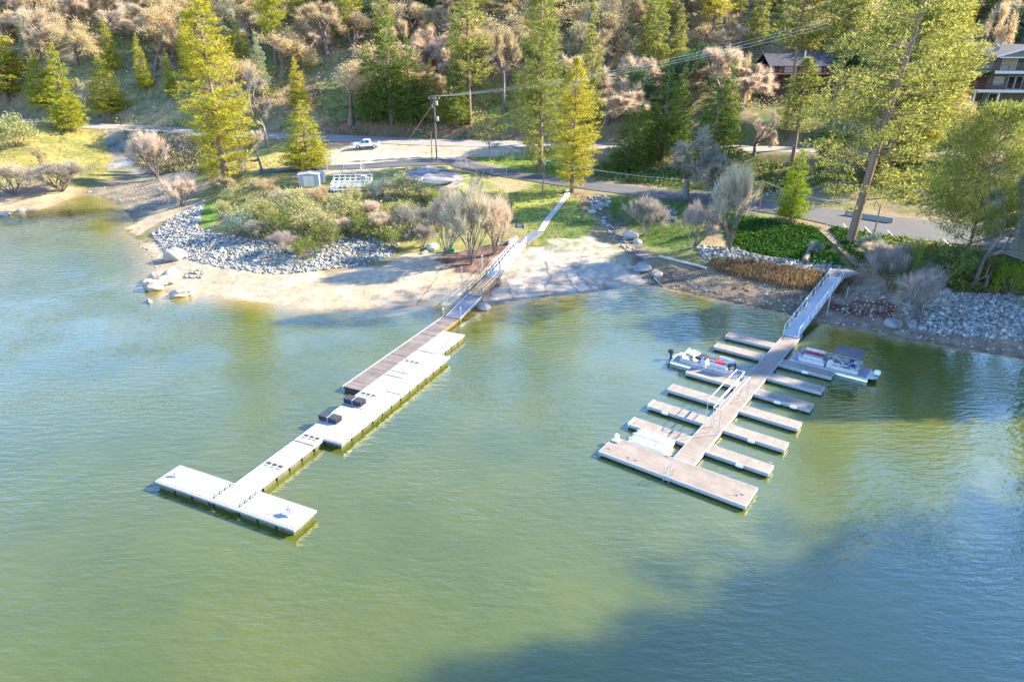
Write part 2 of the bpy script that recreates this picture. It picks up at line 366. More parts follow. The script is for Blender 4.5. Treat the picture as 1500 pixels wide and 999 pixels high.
# ------------------------------------------------------------------ ground colour by area (albedo, with shaded or sunlit tone put into some patches)
n1 = vnoise(XX, YY, 6, 11); n2 = vnoise(XX, YY, 1.6, 12); n3 = vnoise(XX, YY, 16, 13)
col = np.zeros(XX.shape + (3,)); rough_r = np.zeros(XX.shape)
base = np.array([.24, .185, .11]); grn = np.array([.15, .17, .05]); lit = np.array([.36, .28, .15])
mm = np.clip((n1 * .6 + n2 * .4 - .35) * 2.5, 0, 1)[..., None]
col[:] = base * (1 - mm) + grn * mm
mm = np.clip((n3 - .6) * 4, 0, 1)[..., None]; col = col * (1 - mm) + lit * mm
WX = XX + (vnoise(XX, YY, 2.2, 21) - .5) * 2.2 + (vnoise(XX, YY, .9, 23) - .5) * .8; WY = YY + (vnoise(XX, YY, 2.2, 22) - .5) * 2.2 + (vnoise(XX, YY, .9, 24) - .5) * .8
def wpoly(pts): return [G(*p)[:2] for p in pts]
MASK = {}
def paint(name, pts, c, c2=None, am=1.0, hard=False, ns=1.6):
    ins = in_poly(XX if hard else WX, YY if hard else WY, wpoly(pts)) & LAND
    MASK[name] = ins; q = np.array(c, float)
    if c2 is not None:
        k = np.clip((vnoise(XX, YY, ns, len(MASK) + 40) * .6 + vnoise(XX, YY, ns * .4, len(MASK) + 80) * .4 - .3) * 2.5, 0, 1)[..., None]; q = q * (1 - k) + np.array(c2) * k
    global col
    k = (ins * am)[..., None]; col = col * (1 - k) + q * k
# hillside meadows and clearings
paint('hillmeadow', [(660, 120), (760, 110), (800, 150), (810, 195), (740, 195), (690, 180), (640, 130)], (.40, .34, .09), (.22, .22, .05))
paint('leftclear', [(170, 110), (260, 95), (300, 150), (270, 185), (180, 180)], (.16, .18, .07), (.34, .26, .15))
paint('midclear', [(470, 120), (540, 110), (545, 170), (480, 175)], (.10, .15, .05), (.20, .22, .08))
paint('bank', [(440, 196), (470, 176), (600, 180), (740, 184), (800, 200), (780, 206), (600, 200)], (.28, .15, .09), (.16, .12, .07))
paint('lefthill', [(-60, 180), (120, 182), (160, 200), (160, 225), (165, 270), (90, 262), (20, 262), (-60, 280)], (.32, .26, .08), (.15, .16, .05), ns=3)
paint('ravine', [(150, 195), (270, 195), (300, 240), (270, 262), (215, 268), (180, 245)], (.10, .10, .07), (.22, .21, .18))
paint('ravbed', [(150, 250), (200, 240), (205, 222), (185, 225), (160, 240)], (.25, .27, .28), (.10, .10, .10))
paint('leftspit', [(-60, 320), (0, 318), (40, 316), (80, 306), (112, 290), (100, 276), (70, 272), (20, 276), (-60, 285)], (.40, .30, .19), (.28, .21, .14))
paint('inlet', [(110, 290), (145, 268), (190, 262), (250, 268), (262, 292), (228, 320), (190, 322), (150, 288)], (.13, .12, .10), (.25, .21, .15))
paint('strip', [(178, 335), (240, 300), (300, 286), (300, 292), (230, 330), (196, 345)], (.46, .36, .23), (.34, .27, .18))
paint('peninsula', [(290, 290), (330, 255), (420, 225), (520, 225), (640, 235), (740, 280), (740, 350), (620, 370), (560, 350), (430, 362), (320, 335)], (.27, .24, .08), (.15, .17, .06))
paint('yellowgrass', [(300, 235), (420, 215), (470, 222), (420, 262), (330, 262)], (.40, .34, .10), (.26, .24, .07))
paint('grasspatch', [(292, 300), (325, 295), (318, 325), (296, 342)], (.07, .16, .02), (.12, .22, .03))
paint('underbrush', [(330, 300), (560, 270), (600, 330), (540, 350), (430, 360), (340, 335)], (.12, .11, .07), (.20, .19, .09))
paint('beach', [(200, 350), (260, 360), (300, 372), (400, 392), (500, 402), (600, 374), (690, 368), (760, 345), (770, 360), (780, 470), (500, 480), (200, 450)], (.47, .38, .27), (.36, .28, .19), ns=2.2)
paint('beachshadowed', [(480, 400), (560, 388), (660, 378), (690, 385), (600, 392), (500, 410)], (.45, .34, .23), (.40, .33, .25))  # shadowed look of the upper beach put into the sand tint
paint('wrack', [(640, 380), (660, 372), (745, 352), (750, 362), (712, 392), (700, 404), (665, 398)], (.09, .06, .05), (.20, .13, .10), ns=.8)
paint('rockslab', [(740, 385), (780, 352), (812, 336), (862, 340), (905, 365), (935, 395), (945, 425), (740, 455), (700, 460), (710, 430)], (.46, .40, .33), (.26, .225, .19), ns=1.1)
paint('slabtop', [(800, 338), (850, 334), (905, 362), (925, 390), (850, 372), (790, 365)], (.36, .33, .28), (.20, .20, .12), ns=.8)
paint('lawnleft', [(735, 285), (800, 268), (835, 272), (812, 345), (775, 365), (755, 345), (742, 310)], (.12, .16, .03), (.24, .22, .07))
paint('lawnlit', [(750, 288), (815, 284), (862, 296), (872, 322), (840, 330), (740, 322)], (.32, .31, .06), (.22, .25, .06))  # yellow-green grass, its sunlit look put into the tint
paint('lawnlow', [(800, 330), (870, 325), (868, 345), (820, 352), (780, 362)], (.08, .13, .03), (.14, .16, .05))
paint('grassdark', [(740, 222), (810, 216), (850, 232), (862, 258), (800, 258), (740, 246), (690, 232)], (.12, .19, .03), (.22, .26, .06))
paint('bare', [(838, 282), (870, 286), (878, 320), (862, 322)], (.30, .18, .11), (.2, .14, .09))
paint('lawn', [(880, 286), (1000, 296), (1040, 303), (1035, 350), (1000, 370), (960, 365), (900, 335), (868, 312)], (.06, .13, .025), (.13, .17, .05))
paint('culvert', [(860, 290), (876, 290), (940, 350), (968, 400), (955, 425), (938, 405), (915, 352), (885, 330)], (.10, .08, .06), (.22, .20, .18), ns=.8)
paint('roadside', [(860, 262), (1000, 268), (1120, 280), (1300, 290), (1500, 320), (1500, 300), (1300, 262), (1100, 250), (950, 245), (880, 250)], (.24, .15, .10), (.12, .15, .05))
paint('ivybank', [(1045, 308), (1200, 335), (1215, 365), (1235, 392), (1180, 388), (1110, 372), (1070, 365)], (.03, .11, .015), (.05, .16, .02))
paint('rightmud', [(960, 400), (1010, 380), (1070, 388), (1130, 400), (1240, 420), (1260, 500), (1120, 470), (950, 440)], (.22, .17, .11), (.13, .10, .07))
paint('rightmud2', [(1200, 400), (1320, 420), (1350, 470), (1500, 500), (1560, 560), (1300, 510), (1200, 490)], (.20, .14, .10), (.30, .24, .18), ns=1)
paint('redveg', [(1220, 440), (1300, 440), (1330, 470), (1270, 465), (1215, 455)], (.13, .04, .03), (.2, .12, .07), ns=.8)
paint('rightslope', [(1230, 345), (1330, 352), (1500, 378), (1540, 430), (1340, 425), (1260, 400)], (.08, .11, .035), (.14, .12, .05))
paint('gravel', [(425, 262), (470, 222), (520, 213), (640, 215), (780, 216), (800, 222), (690, 228), (640, 240), (560, 250), (490, 258)], (.46, .38, .28), (.38, .31, .22), ns=3)
paint('mound', [(585, 260), (622, 244), (668, 250), (680, 270), (640, 280), (600, 278)], (.40, .36, .34), (.13, .13, .15), ns=1.0)
paint('houseground', [(1100, 130), (1240, 130), (1240, 190), (1100, 190)], (.07, .12, .03), (.15, .10, .06))
# wet strip at the waterline
wet = np.clip(1 - SHd / 1.3, 0, 1)[..., None] * LAND[..., None]; col = col * (1 - .35 * wet)
col[~LAND] = (.30, .23, .11)
gi, gj = len(GY), len(GX)
Vt = np.stack([XX.ravel(), YY.ravel(), HT.ravel()], 1)
jj, ii = np.meshgrid(np.arange(gj - 1), np.arange(gi - 1)); a0 = (ii * gj + jj).ravel()
Ft = np.stack([a0, a0 + 1, a0 + gj + 1, a0 + gj], 1)
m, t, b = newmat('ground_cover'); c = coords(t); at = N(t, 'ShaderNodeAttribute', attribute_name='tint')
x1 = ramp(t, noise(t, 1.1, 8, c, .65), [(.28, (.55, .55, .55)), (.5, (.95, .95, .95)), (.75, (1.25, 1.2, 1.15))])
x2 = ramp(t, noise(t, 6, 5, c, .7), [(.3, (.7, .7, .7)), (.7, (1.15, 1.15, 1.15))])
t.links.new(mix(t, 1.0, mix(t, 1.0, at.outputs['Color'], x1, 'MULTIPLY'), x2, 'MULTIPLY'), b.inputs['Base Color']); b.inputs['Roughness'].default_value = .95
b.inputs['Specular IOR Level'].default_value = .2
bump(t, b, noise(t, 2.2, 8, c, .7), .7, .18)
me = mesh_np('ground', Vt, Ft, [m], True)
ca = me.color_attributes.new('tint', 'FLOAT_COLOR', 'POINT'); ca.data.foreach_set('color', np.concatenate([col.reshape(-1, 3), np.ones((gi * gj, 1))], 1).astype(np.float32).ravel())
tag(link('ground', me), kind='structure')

# ------------------------------------------------------------------ water
WXs = arange_var([(-690, -200, 70), (-200, -100, 3), (-100, 90, .9), (90, 130, 4), (130, 690, 70)]); WYs = arange_var([(-690, -60, 90), (-60, 20, 8), (20, 40, 2), (40, 112, .7), (112, 160, 6)])
wx, wy = np.meshgrid(WXs, WYs); dep = np.clip(-bilin(HT, wx, wy), 0, 10); dep[(wy < -110) | (abs(wx) > 400)] = 8
gj2 = len(WXs); jj, ii = np.meshgrid(np.arange(gj2 - 1), np.arange(len(WYs) - 1)); a0 = (ii * gj2 + jj).ravel()
me = mesh_np('water', np.stack([wx.ravel(), wy.ravel(), np.zeros(wx.size)], 1), np.stack([a0, a0 + 1, a0 + gj2 + 1, a0 + gj2], 1), [], True)
at_ = me.attributes.new('depth', 'FLOAT', 'POINT'); at_.data.foreach_set('value', dep.ravel().astype(np.float32))
m, t, b = newmat('lake_water'); c = coords(t); at = N(t, 'ShaderNodeAttribute', attribute_name='depth')
nn = noise(t, .09, 4, c)
deep = ramp(t, nn, [(.3, (.048, .066, .004)), (.7, (.080, .092, .006))])
mr = N(t, 'ShaderNodeMapRange'); t.links.new(at.outputs['Fac'], mr.inputs[0]); mr.inputs[1].default_value = 0.0; mr.inputs[2].default_value = 1.5
body = mix(t, ramp(t, mr.outputs[0], [(0, (0, 0, 0)), (.25, (.45,) * 3), (.6, (.85,) * 3), (1, (1, 1, 1))]), (.24, .17, .055), deep)
t.links.new(body, b.inputs['Base Color']); b.inputs['Roughness'].default_value = .035; b.inputs['IOR'].default_value = 1.42; b.inputs['Specular IOR Level'].default_value = .95
b.inputs['Coat Weight'].default_value = .6; b.inputs['Coat IOR'].default_value = 1.5; b.inputs['Coat Roughness'].default_value = .03
w1 = noise(t, 1.0, 3, coords(t, 'Object', (.62, 1.9, 1), (0, 0, R(-28))), .5)
w2 = noise(t, 1.0, 2, coords(t, 'Object', (2.2, 5.2, 1), (0, 0, R(-38))), .6)
w3 = noise(t, .12, 3, c)
a_ = N(t, 'ShaderNodeMath', operation='MULTIPLY_ADD'); t.links.new(w2, a_.inputs[0]); a_.inputs[1].default_value = .30; t.links.new(w1, a_.inputs[2])
bn = bump(t, b, a_.outputs[0], .5, .42)
t.links.new(bn.outputs[0], b.inputs['Coat Normal'])
sm = ramp(t, w3, [(.35, (.10,) * 3), (.65, (.28,) * 3)]); t.links.new(sm, bn.inputs['Strength'])
me.materials.append(m); tag(link('water', me), kind='structure')

# ------------------------------------------------------------------ roads
def ribbon(name, c, mat, lift=.05, n=6, w=None, off=0):
    T = np.gradient(c[:, :2], axis=0); T /= np.linalg.norm(T, axis=1)[:, None] + 1e-9; Nn = np.stack([-T[:, 1], T[:, 0]], 1)
    V = []
    for k in range(len(c)):
        wd = c[k, 3] if w is None else w
        for j in range(n + 1):
            q = (j / n - .5) * wd + off; V.append((c[k, 0] + Nn[k, 0] * q, c[k, 1] + Nn[k, 1] * q, c[k, 2] + lift))
    a = (np.arange(len(c) - 1)[:, None] * (n + 1) + np.arange(n)[None]).ravel()
    return link(name, mesh_np(name, V, np.stack([a, a + n + 1, a + n + 2, a + 1], 1), [mat], True))
M['crackdark'] = plain('crack_shadow', (.21, .18, .15), .95, var=.4)
tag(ribbon('road', ROADS['main'][0], M['oldasphalt'], .07), kind='structure')
tag(ribbon('driveway', ROADS['drive'][0], M['asphalt'], .11), kind='structure')
mk = ribbon('road_centre_line', ROADS['main'][0], plain('road_yellow', (.55, .38, .06), .8), .078, 1, .14); tag(mk, kind='structure')

def drape(name, px, mat, width, lift=.06, kind='structure'):
    q = [G(*p) for p in px]; c = catmull([(a, b, H(a, b)) for a, b, _ in q], 6); c[:, 2] = [H(x, y) for x, y in c[:, :2]]
    c = np.c_[c, np.full(len(c), width)]; return tag(ribbon(name, c, mat, lift, 2), kind=kind)
drape('concrete_path', [(833, 279), (828, 290), (817, 305), (806, 318), (797, 331), (792, 340)], M['conc'], 1.0, .12)
for _q, _w in [([(741, 408), (743, 415), (747, 421), (746, 428), (752, 433), (758, 440)], .22), ([(799, 383), (803, 392), (801, 397), (807, 404), (804, 412), (799, 418), (801, 426), (796, 433)], .3), ([(829, 398), (831, 406), (836, 411), (838, 419), (845, 424), (847, 430)], .2), ([(846, 400), (849, 407), (857, 411), (860, 418), (868, 423)], .16), ([(812, 340), (822, 352), (836, 358)], .22), ([(770, 392), (790, 389), (830, 392)], .15), ([(858, 405), (872, 412), (880, 424)], .2)]:
    drape('rock_fissure', _q, M['crackdark'], _w, .03)
# painted parking stalls
dc = ROADS['drive'][0]
for (x0, y0, x1, y1) in [(1235, 329, 1243, 339), (1267, 334, 1277, 344), (1300, 339, 1311, 350), (1382, 352, 1394, 364)]:
    a = G(x0, y0); b_ = G(x1, y1); d = Vector((b_[0] - a[0], b_[1] - a[1])).normalized(); n_ = Vector((-d.y, d.x)) * .07; z = 3.8 + .135
    L = 4.6
    pl_ = MB().quad((a[0] - n_.x, a[1] - n_.y, z), (a[0] + d.x * L - n_.x, a[1] + d.y * L - n_.y, z), (a[0] + d.x * L + n_.x, a[1] + d.y * L + n_.y, z), (a[0] + n_.x, a[1] + n_.y, z)).build('parking_line', M['white'])
    tag(pl_, kind='structure')
# ------------------------------------------------------------------ vegetation prototypes (height 1, base at the origin)
def leafquads(rg, pts, size, aspect=.55, up=0.0, droop=None):
    n = len(pts); a = rg.normal(size=(n, 3)); a /= np.linalg.norm(a, axis=1)[:, None]
    if droop is not None: a = a * .6 + droop; a /= np.linalg.norm(a, axis=1)[:, None] + 1e-9
    b = rg.normal(size=(n, 3)); b -= (b * a).sum(1)[:, None] * a; b /= np.linalg.norm(b, axis=1)[:, None] + 1e-9
    s = size * rg.uniform(.6, 1.4, (n, 1)); a = a * s; b = b * s * aspect
    V = np.stack([pts - a, pts + b * .9, pts + a, pts - b], 1).reshape(-1, 3)
    return V, np.arange(4 * n).reshape(-1, 4)
def tubes_np(segs, n=4):
    V, Fq = [], []; k = 0
    for a, b, r1, r2 in segs:
        a = np.array(a); b = np.array(b); d = b - a; L = np.linalg.norm(d)
        if L < 1e-6: continue
        d /= L; u = np.cross(d, (0, 0, 1) if abs(d[2]) < .9 else (1, 0, 0)); u /= np.linalg.norm(u); v = np.cross(d, u)
        for c, r in ((a, r1), (b, r2)):
            for i in range(n): t = 2 * math.pi * i / n; V.append(c + r * (math.cos(t) * u + math.sin(t) * v))
        for i in range(n): j = (i + 1) % n; Fq.append((k + i, k + j, k + n + j, k + n + i))
        k += 2 * n
    return np.array(V), np.array(Fq)
PR = {}
def store(kind, segs, V, Fq, rad, nt=5):
    tv, tf = tubes_np(segs, nt)
    PR.setdefault(kind, []).append((mesh_np(kind + '_trunk', tv, tf, [M['bark']], True), mesh_np(kind + '_crown', V, Fq, [F['pine']]), rad))
def conifer(kind, seed, rad, low, clumps, per, leaf, cs, prof, gap=0.0, limb=1.0, lean=0.0):
    rg = np.random.default_rng(seed); segs = []; z = 0; px = py = 0.0; tr = .014
    zs = np.linspace(0, .97, 9); xs = lean * zs ** 1.3 + rg.normal(0, .003, 9) * zs; ys = rg.normal(0, .003, 9) * zs
    for i in range(8): segs.append(((xs[i], ys[i], zs[i]), (xs[i + 1], ys[i + 1], zs[i + 1]), tr * (1 - zs[i]) + .0015, tr * (1 - zs[i + 1]) + .0015))
    P_ = []; D_ = []
    sect = rg.uniform(.72, 1.2, (14, 8)); nb = clumps
    for i in range(nb):
        h = low + (1 - low) * (1 - math.sqrt(rg.uniform(0, 1))) if prof == 'cone' else low + (1 - low) * rg.uniform(0, 1) ** .9
        q = (h - low) / (1 - low)
        if prof == 'cone': rr = (1 - q) ** .75 * (.75 + .25 * min(1, q * 8))
        elif prof == 'col': rr = min(1, (1 - q) * 2.0) ** .7 * (.6 + .4 * min(1, q * 4))
        elif prof == 'dome': rr = math.sqrt(max(0, 1 - (2 * q - .75) ** 2 / 1.6)) if q < 1 else 0
        th = rg.uniform(0, 2 * math.pi); si = sect[int(h * 13), int(th / (2 * math.pi) * 8) % 8]
        if gap and rg.uniform() < gap and si < .95: continue
        r = rad * rr * si * rg.uniform(.75, 1.08)
        cx = np.interp(h, zs, xs); cy = np.interp(h, zs, ys); droop = -.12 * r if prof != 'dome' else .25 * r
        tip = np.array([cx + r * math.cos(th), cy + r * math.sin(th), h + droop + .02])
        root = np.array([cx, cy, h - .03 * rr])
        if rg.uniform() < limb: segs.append((root, root * .1 + tip * .9, .0026, .0008))
        m_ = max(2, int(3 * rr + 1)); fr = [1 - .27 * k * rg.uniform(.8, 1.1) for k in range(m_)]
        for f_ in fr:
            if f_ < .12: continue
            c_ = root + (tip - root) * f_; nn_ = int(per * (1.1 if f_ > .8 else .7)); s3 = cs * np.array([1, 1, .62])
            P_.append(c_ + rg.normal(size=(nn_, 3)) * s3); D_.append(np.tile((tip - root) / (np.linalg.norm(tip - root) + 1e-6) * .5 + (0, 0, .15), (nn_, 1)))
    P_.append(np.array([xs[-1], ys[-1], .975]) + rg.normal(size=(per, 3)) * (.006, .006, .018)); D_.append(np.tile((0, 0, .8), (per, 1)))
    pts = np.concatenate(P_); V, Fq = leafquads(rg, pts, leaf * .95, .27, 0, np.concatenate(D_)); store(kind, segs, V, Fq, rad)
for s in range(3): conifer('cedar', 10 + s, .17, .06, 360, 13, .012, .013, 'cone', 0, .3)
for s in range(3): conifer('fir', 20 + s, .15, .14, 280, 13, .013, .012, 'cone', .35, .6)
for s in range(3): conifer('ponderosa', 30 + s, .13, .30, 240, 15, .0105, .0115, 'col', .4, .35)
for s in range(2): conifer('highpine', 45 + s, .15, .52, 230, 16, .0105, .0125, 'col', .3, .8)
for s in range(2): conifer('tallpine', 40 + s, .12, .05, 620, 28, .0058, .0085, 'col', .42, .2)
conifer('bigpine', 50, .20, .13, 620, 30, .0054, .0095, 'col', .70, .22, .115)
conifer('roundpine', 51, .42, .22, 620, 44, .0095, .022, 'dome', .22, .3)
for s in range(2): conifer('smallpine', 52 + s, .42, .38, 120, 14, .02, .024, 'dome', .3, 1)
def skeleton(rg, spread, depth, up, first=.22, r0=.018, ratio=.74, kids=(2, 4), start=1):
    segs = []; tips = []
    def rec(p, d, L, r, k):
        q = p + d * L; segs.append((p, q, r, r * .68))
        if k == 0: tips.append((q, d)); return
        for _ in range(rg.integers(*kids)):
            e = d + rg.normal(size=3) * spread + np.array([0, 0, up]); e /= np.linalg.norm(e); rec(q, e, L * ratio * rg.uniform(.75, 1.15), r * .62, k - 1)
    for i in range(start):
        d = np.array([rg.normal() * spread * (.25 if start == 1 else .9), rg.normal() * spread * (.25 if start == 1 else .9), 1.0]); d /= np.linalg.norm(d)
        rec(np.zeros(3), d, first, r0, depth)
    return segs, tips
def broad(kind, seed, nleaf, leaf, spread=.42, depth=6, twig=0, up=.10, start=1, first=.22, cs=.03, asp=.5, twl=.05, ratio=.77):
    rg = np.random.default_rng(seed); segs, tips = skeleton(rg, spread, depth, up, first, .018 if start == 1 else .008, ratio, (2, 4), start)
    zmax = max(q[0][2] for q in tips); sc = 1 / zmax; segs = [(a * sc, b * sc, r1 * sc, r2 * sc) for a, b, r1, r2 in segs]; tp = np.array([q[0] for q in tips]) * sc; td = np.array([q[1] for q in tips])
    VV, FF = [], []
    if nleaf:
        osg = [q for q in segs if q[2] < (.012 if start == 1 else .006)]; oa = np.array([q[0] for q in osg]); ob = np.array([q[1] for q in osg]); ki = rg.integers(0, len(osg), nleaf); ff = rg.uniform(.1, 1.1, (nleaf, 1)); pts = oa[ki] * (1 - ff) + ob[ki] * ff; pts[:nleaf // 3] = tp[rg.integers(0, len(tp), nleaf // 3)]; pts = pts + rg.normal(size=(nleaf, 3)) * cs
        V, Fq = leafquads(rg, pts, leaf, asp); VV.append(V); FF.append(Fq)
    if twig:
        outer = [q for q in segs if q[2] < (.0125 if start == 1 else .0045)]; sa = np.array([q[0] for q in outer]); sb = np.array([q[1] for q in outer])
        k = rg.integers(0, len(outer), twig); fr = rg.uniform(0, 1.05, (twig, 1)); a = sa[k] * (1 - fr) + sb[k] * fr; td2 = (sb - sa) / (np.linalg.norm(sb - sa, axis=1)[:, None] + 1e-9)
        d = td2[k] + rg.normal(size=(len(k), 3)) * .6 + (0, 0, .15); d /= np.linalg.norm(d, axis=1)[:, None]
        L = twl * rg.uniform(.5, 1.3, (len(k), 1)); wv = np.cross(d, rg.normal(size=d.shape)); wv /= np.linalg.norm(wv, axis=1)[:, None]; wv *= .0024
        V = np.stack([a - wv, a + wv, a + d * L + wv * .4, a + d * L - wv * .4], 1).reshape(-1, 3); VV.append(V); FF.append(np.arange(len(V)).reshape(-1, 4) + sum(len(q) for q in VV[:-1]))
    V = np.concatenate(VV); Fq = np.concatenate(FF); rad = float(np.percentile(np.hypot(V[:, 0], V[:, 1]), 94))
    keep = [q for q in segs if q[2] > .0012 or not nleaf]
    store(kind, keep, V, Fq, rad, 4)
for s in range(4): broad('oak', 60 + s, 7500, .0125, cs=.05, depth=5, twig=2600, twl=.09, spread=.58, first=.09, ratio=.84, up=.03)
for s in range(4): broad('bareoak', 70 + s, 1500, .008, cs=.04, depth=5, twig=11000, spread=.55, twl=.09, first=.10, ratio=.84, up=.03)
for s in range(3): broad('evergreen', 80 + s, 7000, .018, cs=.045, depth=5, spread=.55, first=.07, ratio=.82, up=.05)
for s in range(3): broad('willow', 90 + s, 200, .008, spread=.36, depth=4, twig=6500, up=.26, start=10, first=.16, twl=.15, cs=.02, ratio=.76)
for s in range(3): broad('shrub', 100 + s, 2600, .03, spread=.55, depth=3, up=.12, start=9, first=.22, cs=.075, twig=500, twl=.16)
def newleafmesh(me, mat):
    return me
TREEN = 0
def plant(kind, x, y, h, wid=None, mat='pine', name='pine_tree', label='', cat='tree', group=None, trunk=None, z=None, rz=None, sink=.15, var=None):
    global TREEN
    lst = PR[kind]; tm, cm, rad = lst[TREEN % len(lst) if var is None else var]; TREEN += 1
    z = H(x, y) - sink if z is None else z
    s = h; sx = (wid / (2 * rad)) if wid else s
    r = link(name, None, None, (x, y, z), rnd.uniform(0, 6.28) if rz is None else rz); tag(r, label, cat, group)
    for nm, me in (('trunk' if 'shrub' not in name and 'bush' not in name else 'stems', tm), ('crown', cm)):
        o = link(nm, me, r); o.scale = (sx, sx, s)
        if nm == 'crown': o.material_slots[0].link = 'OBJECT'; o.material_slots[0].material = F[mat]
        elif trunk: o.material_slots[0].link = 'OBJECT'; o.material_slots[0].material = M[trunk]
    return r
def plant_px(kind, bx, by, ty, wpx, **k):
    x, y, z = G(bx, by)
    d = proj(x, y, z)[2]; lo, hi = .5, 80
    for _ in range(40):
        m_ = (lo + hi) / 2
        if proj(x, y, z + m_)[1] > ty: lo = m_
        else: hi = m_
    return plant(kind, x, y, lo, wpx * proj(x, y, z + lo * .5)[2] / FPX, **k)
